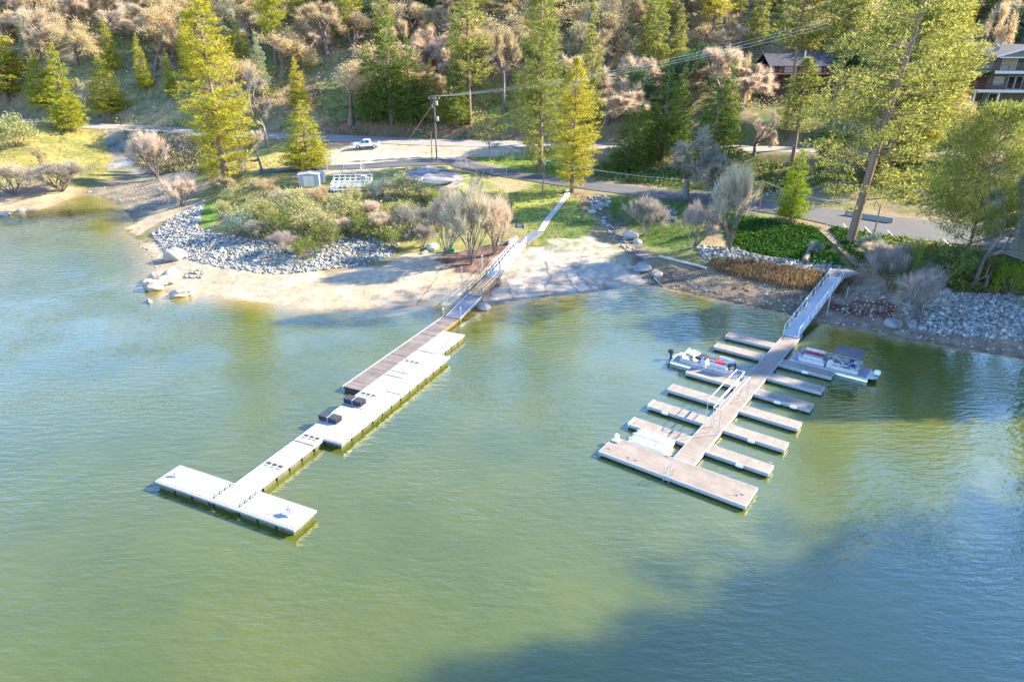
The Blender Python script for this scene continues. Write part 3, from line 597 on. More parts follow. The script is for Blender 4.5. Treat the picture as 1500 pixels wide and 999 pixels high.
# --- trees one can single out
TL = [
 ('tallpine', 333, 272, -14, 92, 'golden', 'pine_tree', 'tallest golden-green pine on the left, standing at the head of the rocky point', 0),
 ('cedar', 105, 192, 64, 56, 'golden', 'cedar_tree', 'golden conical cedar above the grassy slope, left of the dark-based one', None),
 ('cedar', 163, 168, 80, 58, 'golden', 'cedar_tree', 'broad golden-green cedar nearest the far end of the left road', None),
 ('cedar', 68, 158, 74, 52, 'golden', 'cedar_tree', 'slim golden conifer behind the grassy slope on the far left', None),
 ('fir', 12, 150, 22, 90, 'golden', 'fir_tree', 'tall golden-green fir cut by the left edge of the photo', None),
 ('cedar', 452, 250, 146, 74, 'golden', 'evergreen_tree', 'rounded golden-green tree left of the sunlit gravel lot', None),
 ('fir', 440, 165, 82, 34, 'golden', 'fir_tree', 'narrow yellow-green conifer rising behind the grey bare oak', None),
 ('fir', 356, 112, 28, 40, 'golden', 'fir_tree', 'small golden fir just right of the tallest left pine', None),
 ('cedar', 545, 184, 60, 52, 'cedar', 'cedar_tree', 'leftmost green conifer of the dark clump above the white truck', None),
 ('fir', 574, 182, 20, 64, 'cedar', 'fir_tree', 'tallest pointed conifer of the dark clump above the white truck', None),
 ('cedar', 602, 185, 60, 66, 'cedar', 'cedar_tree', 'wide green conifer on the right of the dark clump above the truck', None),
 ('cedar', 632, 178, 88, 48, 'pine', 'cedar_tree', 'small rounded conifer behind the utility pole', None),
 ('ponderosa', 688, 182, -14, 66, 'pine', 'pine_tree', 'tall green pine beyond the road, right of the utility pole', 0),
 ('cedar', 668, 184, 84, 54, 'cedar', 'cedar_tree', 'short dark green conifer at the foot of the tall pine by the pole', None),
 ('tallpine', 791, 252, -34, 74, 'pine', 'pine_tree', 'very tall olive-green pine with bare lower trunk beside the driveway', 1),
 ('tallpine', 838, 282, 88, 66, 'golden', 'pine_tree', 'sunlit yellow-green pine at the head of the concrete path', 0),
 ('fir', 862, 215, 0, 54, 'pine', 'fir_tree', 'slender tall fir behind the sunlit pine by the path', 1),
 ('cedar', 918, 250, 158, 62, 'cedar', 'cedar_tree', 'short green conifer on the bank, right of the sunlit path pine', None),
 ('cedar', 938, 240, 146, 44, 'bright', 'cedar_tree', 'narrow bright-tipped conifer on the bank above the lawn', None),
 ('cedar', 970, 232, 94, 74, 'cedar', 'cedar_tree', 'tall conical cedar left of the grey leafless oak above the lower road', None),
 ('cedar', 992, 215, 98, 46, 'cedar', 'cedar_tree', 'narrow conifer just behind the conical cedar at the road bend', None),
 ('cedar', 1042, 250, 106, 92, 'cedar', 'cedar_tree', 'broad conical cedar right of the grey leafless oak', None),
 ('cedar', 1062, 205, 88, 46, 'cedar', 'cedar_tree', 'slim cedar tip rising behind the broad conical cedar', None),
 ('ponderosa', 1160, 238, 86, 62, 'pine', 'pine_tree', 'airy pine with open branches below the brown house', 0),
 ('cedar', 1157, 322, 214, 50, 'bright', 'cedar_tree', 'small bright green conical cedar beside the lower road', None),
 ('roundpine', 1408, 402, 162, 150, 'pine', 'evergreen_tree', 'wide rounded pine over the parking area on the right', 0),
 ('smallpine', 717, 236, 170, 66, 'olive', 'pine_tree', 'small flat-topped pine on the green lawn beyond the driveway gate', None),
 ('highpine', 1150, 190, -50, 84, 'pine', 'pine_tree', 'tall pine in front of the left end of the brown house', 0),
 ('highpine', 1213, 205, -60, 90, 'pine', 'pine_tree', 'tall pine with dark trunk right of the brown house', 1),
 ('tallpine', 1300, 255, -120, 150, 'pine', 'pine_tree', 'very tall pine behind the leaning one, on the slope over the road', 1),
 ('tallpine', 1345, 230, -60, 84, 'golden', 'pine_tree', 'tall pine with golden crown between the leaning pine and the grey-green house', 0),
 ('oak', 1447, 118, 6, 64, 'orange', 'oak_tree', 'orange-leafed tree just left of the grey-green house gable', None),
 ('bareoak', 1005, 292, 182, 130, 'grey', 'oak_tree', 'big grey leafless oak beside the lower road', 0),
 ('bareoak', 738, 165, 48, 100, 'tan', 'oak_tree', 'dark-limbed leafless oak standing in the sunlit meadow', 1),
 ('bareoak', 392, 215, 104, 96, 'grey', 'oak_tree', 'grey leafless oak right of the tallest left pine', 2),
 ('bareoak', 384, 250, 190, 60, 'pale', 'oak_tree', 'low pale leafless oak near the foot of the tallest left pine', 3),
 ('bareoak', 1105, 228, 160, 56, 'pink', 'oak_tree', 'small pinkish bare tree beside the upper road', None),
 ('oak', 1385, 220, 140, 70, 'orange', 'oak_tree', 'orange-leafed oak below the grey-green house', None),
 ('bareoak', 1425, 422, 262, 130, 'grey', 'alder_tree', 'leaning pale-trunked bare tree over the right rocks', 2),
 ('willow', 1068, 366, 240, 62, 'pale', 'willow_tree', 'pale sunlit leafless willow on the bank above the white rocks', 0),
 ('willow', 690, 388, 264, 84, 'pale', 'willow_shrub', 'large leafless willow clump beside the left gangway', 1),
 ('willow', 655, 372, 285, 66, 'grey', 'willow_shrub', 'smaller grey leafless willow left of the gangway clump', 2),
 ('willow', 724, 372, 290, 60, 'pink', 'willow_shrub', 'twiggy leafless willow against the left side of the path lawn', 0),
 ('willow', 945, 345, 286, 62, 'grey', 'willow_shrub', 'grey leafless bush in the middle of the green lawn', 1),
 ('willow', 1018, 362, 298, 60, 'grey', 'willow_shrub', 'grey leafless thicket beside the pale willow', 2),
 ('willow', 232, 262, 192, 56, 'pale', 'willow_shrub', 'pale leafless bush at the mouth of the rocky ravine', 0),
 ('willow', 266, 303, 254, 62, 'pale', 'willow_shrub', 'pale pink leafless bush at the water-side tip of the ravine', 1),
 ('willow', 20, 285, 240, 84, 'pink', 'willow_shrub', 'pinkish leafless bush on the far left spit, nearest the edge', 2),
 ('willow', 92, 280, 236, 90, 'grey', 'willow_shrub', 'grey leafless bush at the right end of the far left spit', 0),
 ('willow', 1300, 425, 352, 80, 'grey', 'willow_shrub', 'grey leafless bush beside the right gangway landing', 1),
 ('willow', 1340, 470, 395, 90, 'grey', 'willow_shrub', 'low grey twiggy thicket left of the right riprap', 2),
 ('willow', 1280, 385, 355, 52, 'pink', 'willow_shrub', 'small pinkish twiggy bush where the wooden steps meet the blue landing', 0),
 ('shrub', 24, 215, 168, 62, 'sage', 'shrub', 'big pale green round shrub on the far left grassy slope', 0),
 ('shrub', 1478, 435, 385, 50, 'bright', 'shrub', 'bright green bush at the right edge above the riprap', None),
 ('shrub', 1275, 372, 340, 44, 'silver', 'shrub', 'silvery bush beside the parking lines', None),
 ('shrub', 1190, 372, 352, 26, 'silver', 'shrub', 'small silvery bush beside the driftwood on the ivy bank', None),
 ('evergreen', 1222, 248, 186, 66, 'dark', 'evergreen_shrub', 'dark round evergreen below the brown house on the upper road', None),
 ('shrub', 1228, 262, 230, 46, 'silver', 'shrub', 'silvery green bush above the white notice on the road bank', None),
 ('evergreen', 1320, 425, 352, 60, 'olive', 'evergreen_shrub', 'olive bush left of the wide rounded pine', None),
 ('evergreen', 1378, 425, 358, 70, 'olive', 'evergreen_shrub', 'dense green bush under the wide rounded pine', None),
 ('evergreen', 1440, 425, 372, 60, 'olive', 'evergreen_shrub', 'low green bush right of the wide rounded pine trunk', None),
 ('oak', 60, 250, 212, 30, 'tan', 'oak_tree', 'tiny tan bare tree on the far left grassy slope', None),
 ('bareoak', 128, 175, 118, 40, 'pale', 'oak_tree', 'small pale bare tree at the foot of the left golden cedars', None),
]
for k, bx, by, ty, wp, mt, nm, lb, var in TL:
    plant_px(k, bx, by, ty, wp, mat=mt, name=nm, label=lb, cat='shrub' if 'shrub' in nm else 'tree', var=var, trunk='greybark' if k in ('bareoak', 'willow') else None)
# the leaning giant pine
x, y, z = G(1245, 356)
bp_ = plant('bigpine', x, y, 43, 17, mat='pine', name='pine_tree', label='huge leaning pine with a thick bare reddish lower trunk beside the parking lines', cat='tree', rz=R(8), var=0)
for ch in bp_.children:
    if ch.name.startswith('trunk'): ch.scale = (ch.scale[0] * 1.0, ch.scale[1] * 1.0, 43)
#%%MASSVEG
# --- shrubs on the rocky point and the banks
SHR = [(375, 322, 284, 52, 'sage'), (408, 346, 298, 54, 'olive'), (432, 326, 268, 60, 'sage'), (462, 346, 298, 62, 'sage'), (484, 366, 316, 52, 'olive'), (503, 322, 276, 60, 'sage'), (347, 345, 304, 50, 'silver'),
       (562, 292, 254, 56, 'silver'), (592, 292, 248, 62, 'sage'), (622, 296, 262, 50, 'sage'), (545, 288, 262, 32, 'sage'), (528, 352, 306, 50, 'olive'), (560, 348, 300, 52, 'pink'), (602, 348, 294, 58, 'grey'),
       (640, 340, 288, 46, 'sage'), (575, 366, 326, 44, 'olive'), (384, 290, 256, 42, 'tan'), (345, 300, 266, 38, 'sage'), (418, 372, 330, 50, 'grey'), (452, 378, 340, 48, 'olive'), (672, 318, 278, 44, 'sage'), (640, 306, 272, 18, 'bright'),
       (520, 300, 262, 34, 'sage'), (380, 352, 318, 44, 'grey'), (620, 362, 322, 40, 'grey'), (468, 300, 268, 42, 'tan'), (735, 314, 276, 34, 'sage'), (325, 320, 288, 30, 'sage'), (700, 290, 252, 26, 'orange'), (306, 264, 232, 34, 'olive'),
       (330, 282, 252, 36, 'tan'), (412, 302, 272, 40, 'pink'), (550, 322, 288, 40, 'pink'), (590, 322, 286, 40, 'sage'), (505, 350, 312, 40, 'pink'), (655, 300, 268, 34, 'pink')]
TY = {'sage': 'sage-green rounded', 'olive': 'dark olive', 'silver': 'silvery grey-green', 'pink': 'pinkish leafless', 'grey': 'grey leafless', 'tan': 'tan dry', 'bright': 'tiny bright green', 'orange': 'small orange-tinged'}
for i, (bx, by, ty, wp, mt) in enumerate(SHR):
    zone = ('beside the white shed' if by < 303 and bx < 480 else 'by the pipe enclosure' if by < 300 and bx < 560 else 'below the grey rock mound' if by < 320 and bx > 550 else
            'above left riprap' if bx < 400 else 'above middle riprap' if bx < 500 else 'above right riprap' if bx < 600 else 'left of the gangway willows')
    lb = f'{TY[mt]} shrub on the point, {zone}'
    bare = mt in ('pink', 'grey', 'tan')
    if mt == 'olive' and i % 2: pass
    plant_px('willow' if bare else 'shrub', bx, by, ty + (by - ty) * .16, wp * .98, mat=mt, name='shrub', label=lb, cat='shrub', group=lb.replace(',', ''), trunk='greybark' if bare else None)
# --- wooded hillside: every tree its own thing
HZ = []
occupied = [G(*q)[:2] for q in [(537, 212), (640, 238)]]
named = [(o.location.x, o.location.y) for o in COL.objects if o.type == 'EMPTY' and o.location.y > 135]
hr = random.Random(31)
yy = 160.0; row = 0; RX = ROADS['main'][0]; RX = RX[np.argsort(RX[:, 0])]
skipP = [wpoly(q) for q in ([(690, 128), (770, 118), (800, 150), (800, 198), (690, 198)], [(205, 142), (240, 136), (252, 164), (205, 170)], [(480, 128), (535, 122), (545, 172), (480, 176)])]
def inside1(x, y, poly): return bool(in_poly(np.array([x]), np.array([y]), poly)[0])
n_h = 0
while yy < 292:
    st = 8.6 + (yy - 150) * .024; xx = -.78 * yy - 16 + (row % 2) * st * .5
    while xx < .78 * yy + 16:
        x = xx + hr.uniform(-.35, .35) * st; y = yy + hr.uniform(-.35, .35) * st; xx += st
        md = bilin(ROADD['main'][0], x, y)
        if md < 8 or y < float(np.interp(x, RX[:, 0], RX[:, 1])) + 8 or any(math.hypot(x - a, y - b) < 5.5 for a, b in named): continue
        if 57 < x < 88 and 140 < y < 198: continue
        if 80 < x < 126 and 112 < y < 160: continue
        if 100 < x < 120 and 160 < y < 192: continue
        if any(inside1(x, y, q) for q in skipP): continue
        px = proj(x, y, H(x, y) + 4)[0]; q = hr.random(); fy = (y - 150) / 140
        if px < 420:
            k = ('oak', 'orange', 11) if q < .30 else ('oak', 'tan', 11) if q < .44 else ('bareoak', 'pink', 11) if q < .60 else ('fir', 'blue', 14) if q < .80 else ('cedar', 'golden', 14)
        elif px < 900:
            k = ('bareoak', 'pink', 12) if q < .36 else ('oak', 'tan', 12) if q < .50 else ('oak', 'orange', 11) if q < .62 else ('bareoak', 'tan', 12) if q < .74 else ('fir', 'pine', 18) if q < .88 else ('evergreen', 'dark', 8)
        else:
            k = ('bareoak', 'pink', 11) if q < .2 else ('oak', 'orange', 11) if q < .40 else ('evergreen', 'dark', 9) if q < .64 else ('fir', 'pine', 19) if q < .84 else ('bareoak', 'pink', 11)
        h = k[2] * hr.uniform(.8, 1.25)
        where = next(t_ for e_, t_ in [(110, 'above the far left slope'), (230, 'above the left clearing'), (330, 'behind the tallest left pine'), (430, 'right of the tallest left pine'), (520, 'left of the green clump'), (620, 'above the white truck'),
                 (700, 'above the utility pole'), (780, 'behind the meadow oak'), (860, 'behind the path pines'), (960, 'above the road centre'), (1060, 'behind the lower-road cedars'), (1130, 'left of the brown house'), (1240, 'above the brown house'), (1380, 'behind the leaning pine'), (9999, 'by the grey-green house')] if px < e_)
        tier = 'near the road' if y < 180 else 'lower slope' if y < 202 else 'mid slope' if y < 225 else 'upper slope' if y < 255 else 'high up'
        col_ = {'orange': 'orange-brown leafed oak', 'tan': 'tan twiggy oak', 'pink': 'pinkish leafless oak', 'grey': 'grey leafless oak', 'blue': 'pale grey-green pine', 'golden': 'golden conifer', 'pine': 'green conifer', 'dark': 'dark evergreen oak'}[k[1]]
        lb = f'{col_} {where}, {tier}'
        HZ.append((x, y)); n_h += 1
        if px < 430 and hr.random() < .5:
            k2 = hr.choice([('oak', 'orange', 10), ('oak', 'tan', 10), ('cedar', 'golden', 13), ('bareoak', 'pink', 10)]); xa, ya = x + st * .5, y + st * hr.uniform(.2, .5)
            if y > 172 and not any(inside1(xa, ya, q) for q in skipP):
                c2_ = {'orange': 'small orange-brown oak', 'tan': 'small tan oak', 'golden': 'small golden conifer', 'pink': 'small pinkish leafless oak'}[k2[1]]; l2_ = f'{c2_} {where}, {tier}'
                plant(k2[0], xa, ya, k2[2], k2[2] * (1.5 if k2[0] != 'cedar' else .36), mat=k2[1], name='pine_tree' if k2[0] == 'cedar' else 'oak_tree', label=l2_, cat='tree', group=l2_.replace(',', ''))
        plant(k[0], x, y, h, h * (hr.uniform(1.45, 1.85) if k[0] in ('oak', 'bareoak', 'evergreen') else hr.uniform(.30, .38)), mat=k[1], name='pine_tree' if k[0] in ('fir', 'cedar') else 'oak_tree',
              label=lb, cat='tree', group=lb.replace(',', ''), trunk='greybark' if k[0] == 'bareoak' else None)
    yy += st * .92; row += 1
print('hill trees', n_h)
# tall conifers whose tops leave the frame
for (bx, by, hh_, wd, mt, lb) in [(405, 95, 26, 8, 'golden', 'tall golden conifer high on the hillside above the pinkish bare oaks'), (520, 60, 26, 9, 'golden', 'tall golden-green pine at the top edge, above the green conifer clump'),
                                  (965, 72, 24, 8, 'golden', 'tall pale-trunked pine at the top edge, left of the pair'), (1042, 70, 24, 9, 'golden', 'tall pale-trunked pine at the top edge, right of the pair'),
                                  (440, 60, 24, 8, 'golden', 'golden conifer at the top edge beside the tall left hillside conifer'), (705, 60, 24, 10, 'golden', 'tall pale-gold pine at the top edge behind the meadow oak')]:
    x, y, z = G(bx, by); plant('ponderosa', x, y, hh_, wd, mat=mt, name='pine_tree', label=lb, cat='tree')
# trees on the right-hand shore beyond the frame, which shade the cove
OFF = [(66, 54, 22), (74, 55, 28), (83, 55, 30), (92, 55, 32), (102, 55, 33)]
OFF += [(x_, y0_ , h_) for y0_ in (58, 64, 71, 78) for x_, h_ in ((70, 27), (78, 30), (87, 32), (97, 34), (108, 35)) if x_ > .76 * (y0_ + (x_ - 35) * .268) + 7]
OFF += [(x_, y0_, h_) for y0_ in (5, 12, 18, 24, 30) for x_, h_ in ((98, 33), (106, 37), (114, 40), (123, 42))]
OFF = [(x_ + (y0_ % 3), y0_ + (x_ - 35) * .268, h_ * (1.28 if y0_ < 35 else .85 if y0_ > 68 else 1)) for x_, y0_, h_ in OFF]
for i, (x, y, h) in enumerate(OFF):
    lb = 'tall pine on the right-hand shore beyond the edge of the photo'
    plant('tallpine', x, y, h, h * .36, mat='pine', name='pine_tree', label=lb, cat='tree', group=lb)

# ------------------------------------------------------------------ ground cover (countless small stuff)
def stuff(name, V, Fq, mat, label=None): return tag(link(name, mesh_np(name, V, Fq, [mat])), kind='stuff')
rg = np.random.default_rng(5)
def scatter(polys, n, avoid=()):
    X, Y = [], []
    for poly, frac in polys:
        w_ = np.array(wpoly(poly)) if not isinstance(poly, tuple) else np.array(poly[0]); lo = w_.min(0); hi = w_.max(0); m_ = int(n * frac * 3)
        x = rg.uniform(lo[0], hi[0], m_); y = rg.uniform(lo[1], hi[1], m_); k = in_poly(x, y, w_); X.append(x[k][:int(n * frac)]); Y.append(y[k][:int(n * frac)])
    x = np.concatenate(X); y = np.concatenate(Y)
    k = (bilin(ROADD['main'][0] - ROADD['main'][1] / 2, x, y) > .8) & (bilin(ROADD['drive'][0] - ROADD['drive'][1] / 2, x, y) > .5)
    return x[k], y[k], bilin(HT, x[k], y[k])
def clumps(polys, n, per, spread, hgt, size, asp, upright):
    x, y, z = scatter(polys, n); s = rg.uniform(.5, 1.3, len(x))
    k = np.repeat(np.arange(len(x)), per); p = np.stack([x[k], y[k], z[k]], 1) + rg.normal(size=(len(k), 3)) * (spread, spread, 0) * s[k][:, None]; p[:, 2] += np.abs(rg.normal(size=len(k))) * hgt * s[k]
    return leafquads(rg, p, size, asp, 0, np.tile((0, 0, upright), (len(p), 1)))
hillp = (np.array([(-190, 178), (-60, 172), (-30, 168), (190, 168), (230, 290), (-230, 290)]),)
V, Fq = clumps([(hillp, 1.0)], 5200, 16, .8, .8, .30, .5, .3); stuff('hillside_undergrowth', V, Fq, F['brush'])
V, Fq = clumps([(hillp, 1.0)], 4200, 18, .9, 1.1, .28, .35, .5); stuff('tan_hillside_brush', V, Fq, F['tan'])
V, Fq = clumps([(hillp, 1.0)], 2200, 18, .9, 1.0, .30, .5, .3); stuff('green_hillside_brush', V, Fq, F['olive'])
V, Fq = clumps([([(880, 285), (1000, 294), (1040, 303), (1035, 350), (1000, 368), (960, 362), (900, 335), (872, 312)], .5), ([(735, 285), (800, 268), (865, 290), (870, 340), (800, 355), (742, 330)], .25), ([(740, 222), (810, 216), (850, 232), (862, 256), (800, 256), (690, 232)], .25)], 7000, 4, .15, .05, .14, .22, 1.2)
stuff('lawn_grass', V, Fq, F['grass'])
V, Fq = clumps([([(1050, 310), (1200, 335), (1215, 365), (1235, 390), (1180, 386), (1110, 370), (1070, 363)], .75), ([(1215, 335), (1330, 350), (1320, 372), (1262, 392), (1240, 370)], .25)], 4200, 9, .22, .22, .15, .8, .2); stuff('ivy_ground_cover', V, Fq, F['ivy'])
V, Fq = clumps([([(300, 250), (470, 222), (470, 300), (320, 310)], .35), ([(480, 290), (740, 285), (740, 330), (560, 345), (430, 350)], .35), ([(-40, 190), (150, 200), (160, 260), (0, 262)], .3)], 3600, 6, .2, .12, .2, .2, 1.0); stuff('dry_grass', V, Fq, F['drygrass'])
V, Fq = clumps([([(330, 310), (560, 290), (640, 300), (620, 350), (540, 352), (430, 366), (340, 340)], 1)], 1100, 16, .45, .45, .2, .5, .3); stuff('low_scrub', V, Fq, F['sage'])
V, Fq = clumps([([(1040, 384), (1120, 388), (1250, 408), (1230, 432), (1140, 420), (1050, 398)], 1)], 1500, 12, .25, .35, .28, .18, 1.2); stuff('brown_rushes', V, Fq, F['rush'])
V, Fq = clumps([([(1230, 262), (1330, 300), (1500, 325), (1500, 270), (1300, 235), (1100, 232), (870, 238), (870, 262), (1100, 285)], 1)], 1500, 14, .5, .4, .22, .6, .3); stuff('roadside_brush', V, Fq, F['olive'])
V, Fq = clumps([([(1260, 352), (1500, 380), (1520, 430), (1340, 425), (1290, 400)], 1)], 1100, 16, .45, .5, .2, .6, .3); stuff('bank_scrub', V, Fq, F['olive'])
V, Fq = clumps([([(180, 195), (330, 195), (330, 262), (290, 250), (230, 255), (190, 225)], 1)], 900, 16, .6, .6, .22, .5, .3); stuff('ravine_brush', V, Fq, F['brush'])

# ------------------------------------------------------------------ rocks
import bmesh
def ico(sub):
    bm = bmesh.new(); bmesh.ops.create_icosphere(bm, subdivisions=sub, radius=1); v = np.array([q.co[:] for q in bm.verts]); f = np.array([[q.index for q in p.verts] for p in bm.faces]); bm.free(); return v, f
I0, F0 = ico(1); I3, F3 = ico(4)
def rockfield(name, polys, n, s0, s1, mat, flat=.7):
    x, y, z = scatter(polys, n); n = len(x); s = rg.uniform(s0, s1, n) * (1 + .8 * (rg.uniform(size=n) > .9))
    sc = s[:, None] * rg.uniform(.6, 1.1, (n, 3)) * (1, 1, flat)
    V = I0[None] * rg.uniform(.78, 1.15, (n, len(I0), 1)); th = rg.uniform(0, 6.28, n); V = V * sc[:, None, :]
    c_, s_ = np.cos(th)[:, None], np.sin(th)[:, None]; V = np.stack([V[:, :, 0] * c_ - V[:, :, 1] * s_, V[:, :, 0] * s_ + V[:, :, 1] * c_, V[:, :, 2]], 2)
    V += np.stack([x, y, z + s * .12 + rg.uniform(-.05, .12, n)], 1)[:, None, :]
    Fq = (F0[None] + (np.arange(n) * len(I0))[:, None, None]).reshape(-1, 3); return tag(link(name, mesh_np(name, V.reshape(-1, 3), Fq, [mat])), kind='stuff')
RL = [(222, 345), (262, 314), (300, 294), (296, 312), (288, 336), (330, 346), (400, 356), (440, 374), (470, 360), (500, 350), (545, 342), (585, 352), (578, 374), (530, 390), (450, 399), (380, 401), (300, 387), (244, 372)]
rockfield('left_riprap', [(RL, 1)], 7200, .11, .27, M['riprap'])
rockfield('middle_riprap', [([(1020, 362), (1072, 362), (1110, 376), (1185, 382), (1230, 388), (1238, 402), (1180, 396), (1100, 386), (1030, 380)], 1)], 1100, .14, .28, M['riprap'])
rockfield('right_riprap', [([(1322, 440), (1345, 422), (1400, 430), (1500, 434), (1600, 440), (1620, 515), (1500, 500), (1380, 490), (1330, 480)], 1)], 6200, .11, .27, M['riprap'])
rockfield('shore_cobbles', [([(930, 400), (1010, 400), (1130, 420), (1240, 450), (1330, 478), (1500, 508), (1500, 524), (1290, 488), (1160, 462), (1000, 426), (940, 415)], .5), ([(200, 352), (235, 375), (236, 400), (222, 388)], .12), ([(1210, 410), (1340, 430), (1340, 470), (1230, 460)], .2),
                             ([(120, 285), (150, 268), (210, 262), (255, 275), (262, 292), (220, 318), (170, 298)], .1), ([(275, 395), (300, 398), (298, 408), (270, 408)], .08)], 1500, .06, .2, M['cobble'])
rockfield('culvert_rocks', [([(862, 288), (895, 290), (890, 305), (868, 312)], .45), ([(868, 300), (900, 335), (930, 365), (920, 372), (885, 335)], .25), ([(975, 300), (992, 308), (990, 325), (972, 322)], .15), ([(1080, 272), (1140, 280), (1140, 288), (1080, 284)], .15)], 420, .15, .35, M['riprap'])
def boulder(px, py, r, lb, mat='boulder', flat=.65, seed=0, sink=.3, name='boulder', cat='boulder'):
    x, y, z = G(px, py); q = np.random.default_rng(seed + 500); v = I3.copy(); ph = q.uniform(0, 6, 9)
    for k, (a, b_) in enumerate([(1.3, .22), (2.2, .12), (4.1, .06)]):
        dv = q.normal(size=(3, 3)); v = v * (1 + b_ * (np.sin(v @ (dv[0] * a) + ph[k * 3]) * np.cos(v @ (dv[1] * a) + ph[k * 3 + 1])))[:, None]
    v = v * np.array([1, q.uniform(.7, .95), flat]) * r
    o = link(name, mesh_np(name, v, F3, [M[mat]], True), None, (x, y, z + r * flat * (1 - sink) * .6), q.uniform(0, 6)); return tag(o, lb, cat)
BO = [(226, 424, 1.5, 'lowest rounded boulder at the tip of the left beach, at the waterline'), (234, 410, 1.3, 'pale rounded boulder on top of the left tip cluster'), (252, 408, 1.5, 'large boulder at the landward end of the left tip cluster'),
      (243, 416, 1.2, 'middle boulder wedged in the left tip cluster'), (258, 379, 1.7, 'big grey-tan boulder above the cluster, at the foot of the riprap'), (262, 434, 1.1, 'low boulder lying in the shallows right of the tip cluster'),
      (278, 430, .9, 'smallest boulder at the beach edge right of the tip cluster'), (219, 417, .9, 'leftmost small boulder of the tip cluster'), (218, 443, .5, 'small dark rock breaking the water below the tip cluster')]
for i, (a, b_, r, lb) in enumerate(BO): boulder(a, b_, r, lb, 'greyrock' if 'dark' in lb else 'boulder', .62, i)
BO2 = [(9, 315, .9, 'white rounded rock in the water off the far left spit', 'conclight'), (32, 309, .7, 'flat grey rock in the water off the far left spit', 'greyrock'), (940, 396, 1.3, 'big smooth pale boulder beside the creek mouth', 'greyrock'),
       (960, 404, .9, 'dark boulder in the creek mouth right of the pale one', 'greyrock'), (925, 349, 1.2, 'flat pale rock slab above the creek', 'conclight'), (934, 356, .8, 'small pale rock below the slab above the creek', 'conclight'),
       (1307, 477, 1.0, 'bluish flat-topped rock on the right mud shore', 'greyrock'), (1381, 430, .9, 'bluish grey rock at the top of the right riprap', 'greyrock'), (634, 364, 1.1, 'white angular rock left of the green drum', 'conclight'), (622, 371, .5, 'small white rock beside the angular one', 'conclight'),
       (868, 312, .8, 'white rock at the culvert outlet', 'conclight'), (983, 322, .8, 'pale rock in the lawn right of the leafless bush', 'greyrock'), (745, 357, .5, 'small rock under the left gangway', 'greyrock'), (708, 452, .9, 'dark wet rock beside the left gangway foot', 'greyrock')]
for i, (a, b_, r, lb, mt) in enumerate(BO2): boulder(a, b_, r, lb, mt, .55, 20 + i, name='rock', cat='rock')
x, y, z = G(640, 264); boulder(640, 268, 3.2, 'low grey bedrock outcrop beside the driveway fence', 'greyrock', .16, 77, .2, 'rock_outcrop', 'rock')
def tell_apart():
    by = {}
    for o in COL.objects:
        if o.get('group') and o.get('label') and o.parent is None and o.name.split('.')[0] in ('pine_tree', 'oak_tree', 'shrub'): by.setdefault(o['label'], []).append(o)
    for lb, os_ in by.items():
        if 'beyond the edge' in lb: continue
        if len(os_) == 1:
            del os_[0]['group']; continue
        os_.sort(key=lambda o: proj(*o.location)[0])
        words = {2: ('left one of two', 'right one of two'), 3: ('leftmost of three', 'middle of three', 'rightmost of three')}.get(len(os_)) or [w_ + ' from left' for w_ in ('first', 'second', 'third', 'fourth', 'fifth', 'sixth', 'seventh', 'eighth')]
        for o, w_ in zip(os_, words): o['label'] = lb + ', ' + w_
tell_apart()
#%%BUILT
# ------------------------------------------------------------------ docks
def frame(a, b, z):
    A = P(*a, z); B = P(*b, z); th = math.atan2(B[1] - A[1], B[0] - A[0]); return A, th, math.hypot(B[0] - A[0], B[1] - A[1])
def local(A, th, px, py, z):
    x, y = P(px, py, z); dx, dy = x - A[0], y - A[1]; c, s_ = math.cos(th), math.sin(th); return dx * c + dy * s_, -dx * s_ + dy * c
# right dock: local x runs to the shore, local -y to the right
ZR = .42
A, th, LR = frame((1016.5, 681), (1176.5, 490.4), ZR)
th = math.radians((math.degrees(th) + 54.2) / 2)
lc = lambda px, py, z=ZR: local(A, th, px, py, z)
WD = abs(lc(1078, 571)[1]) ; WD = max(1.7, min(2.3, abs(np.mean([lc(984, 669)[1], lc(1152.7, 488)[1]]))))
rd = thing('boat_dock', 'long beige finger dock with a cross platform at its outer end, on the right', 'dock', (A[0], A[1], 0), th)
def deckpart(root, name, x0, x1, y0, y1, top, mat, th_=.05, rim=True, mrim='offwhite', dep=.30):
    d = MB().box(x0, x1, y0, y1, top - th_, top).build(name, M[mat], root, bevel=.008)
    if rim:
        m_ = MB(); e = .055; t_ = top + .012
        m_.box(x0 - e, x1 + e, y0 - e, y0, top - dep, t_); m_.box(x0 - e, x1 + e, y1, y1 + e, top - dep, t_); m_.box(x0 - e, x0, y0, y1, top - dep, t_ - .003); m_.box(x1, x1 + e, y0, y1, top - dep, t_ - .003)
        m_.build('rim', M[mrim], d)
    fl = MB(); n_ = max(1, int(max(x1 - x0, y1 - y0) / 2.6))
    for i in range(n_):
        if x1 - x0 > y1 - y0: a_, b_ = x0 + (i + .1) * (x1 - x0) / n_, x0 + (i + .9) * (x1 - x0) / n_; fl.box(a_, b_, y0 + .08, y1 - .08, -.25, top - .07)
        else: a_, b_ = y0 + (i + .1) * (y1 - y0) / n_, y0 + (i + .9) * (y1 - y0) / n_; fl.box(x0 + .08, x1 - .08, a_, b_, -.25, top - .07)
    fl.build('float', M['dark'], d); return d
nse = 4; LW = LR
for i in range(nse):
    deckpart(rd, 'walkway', i * LW / nse + .06, (i + 1) * LW / nse - .03, .055, WD - .055, ZR, 'beige')
tx0 = -(2.34 * 31 / 28); p0 = lc(880, 659); p1 = lc(1092.5, 739.5)
deckpart(rd, 'end_platform', tx0, -.06, p1[1], p0[1], ZR, 'beige', dep=.28)
M['beige2'] = planks('beige_deck_cross', (.26, .22, .185), .14, 1, .7, .55, .1)
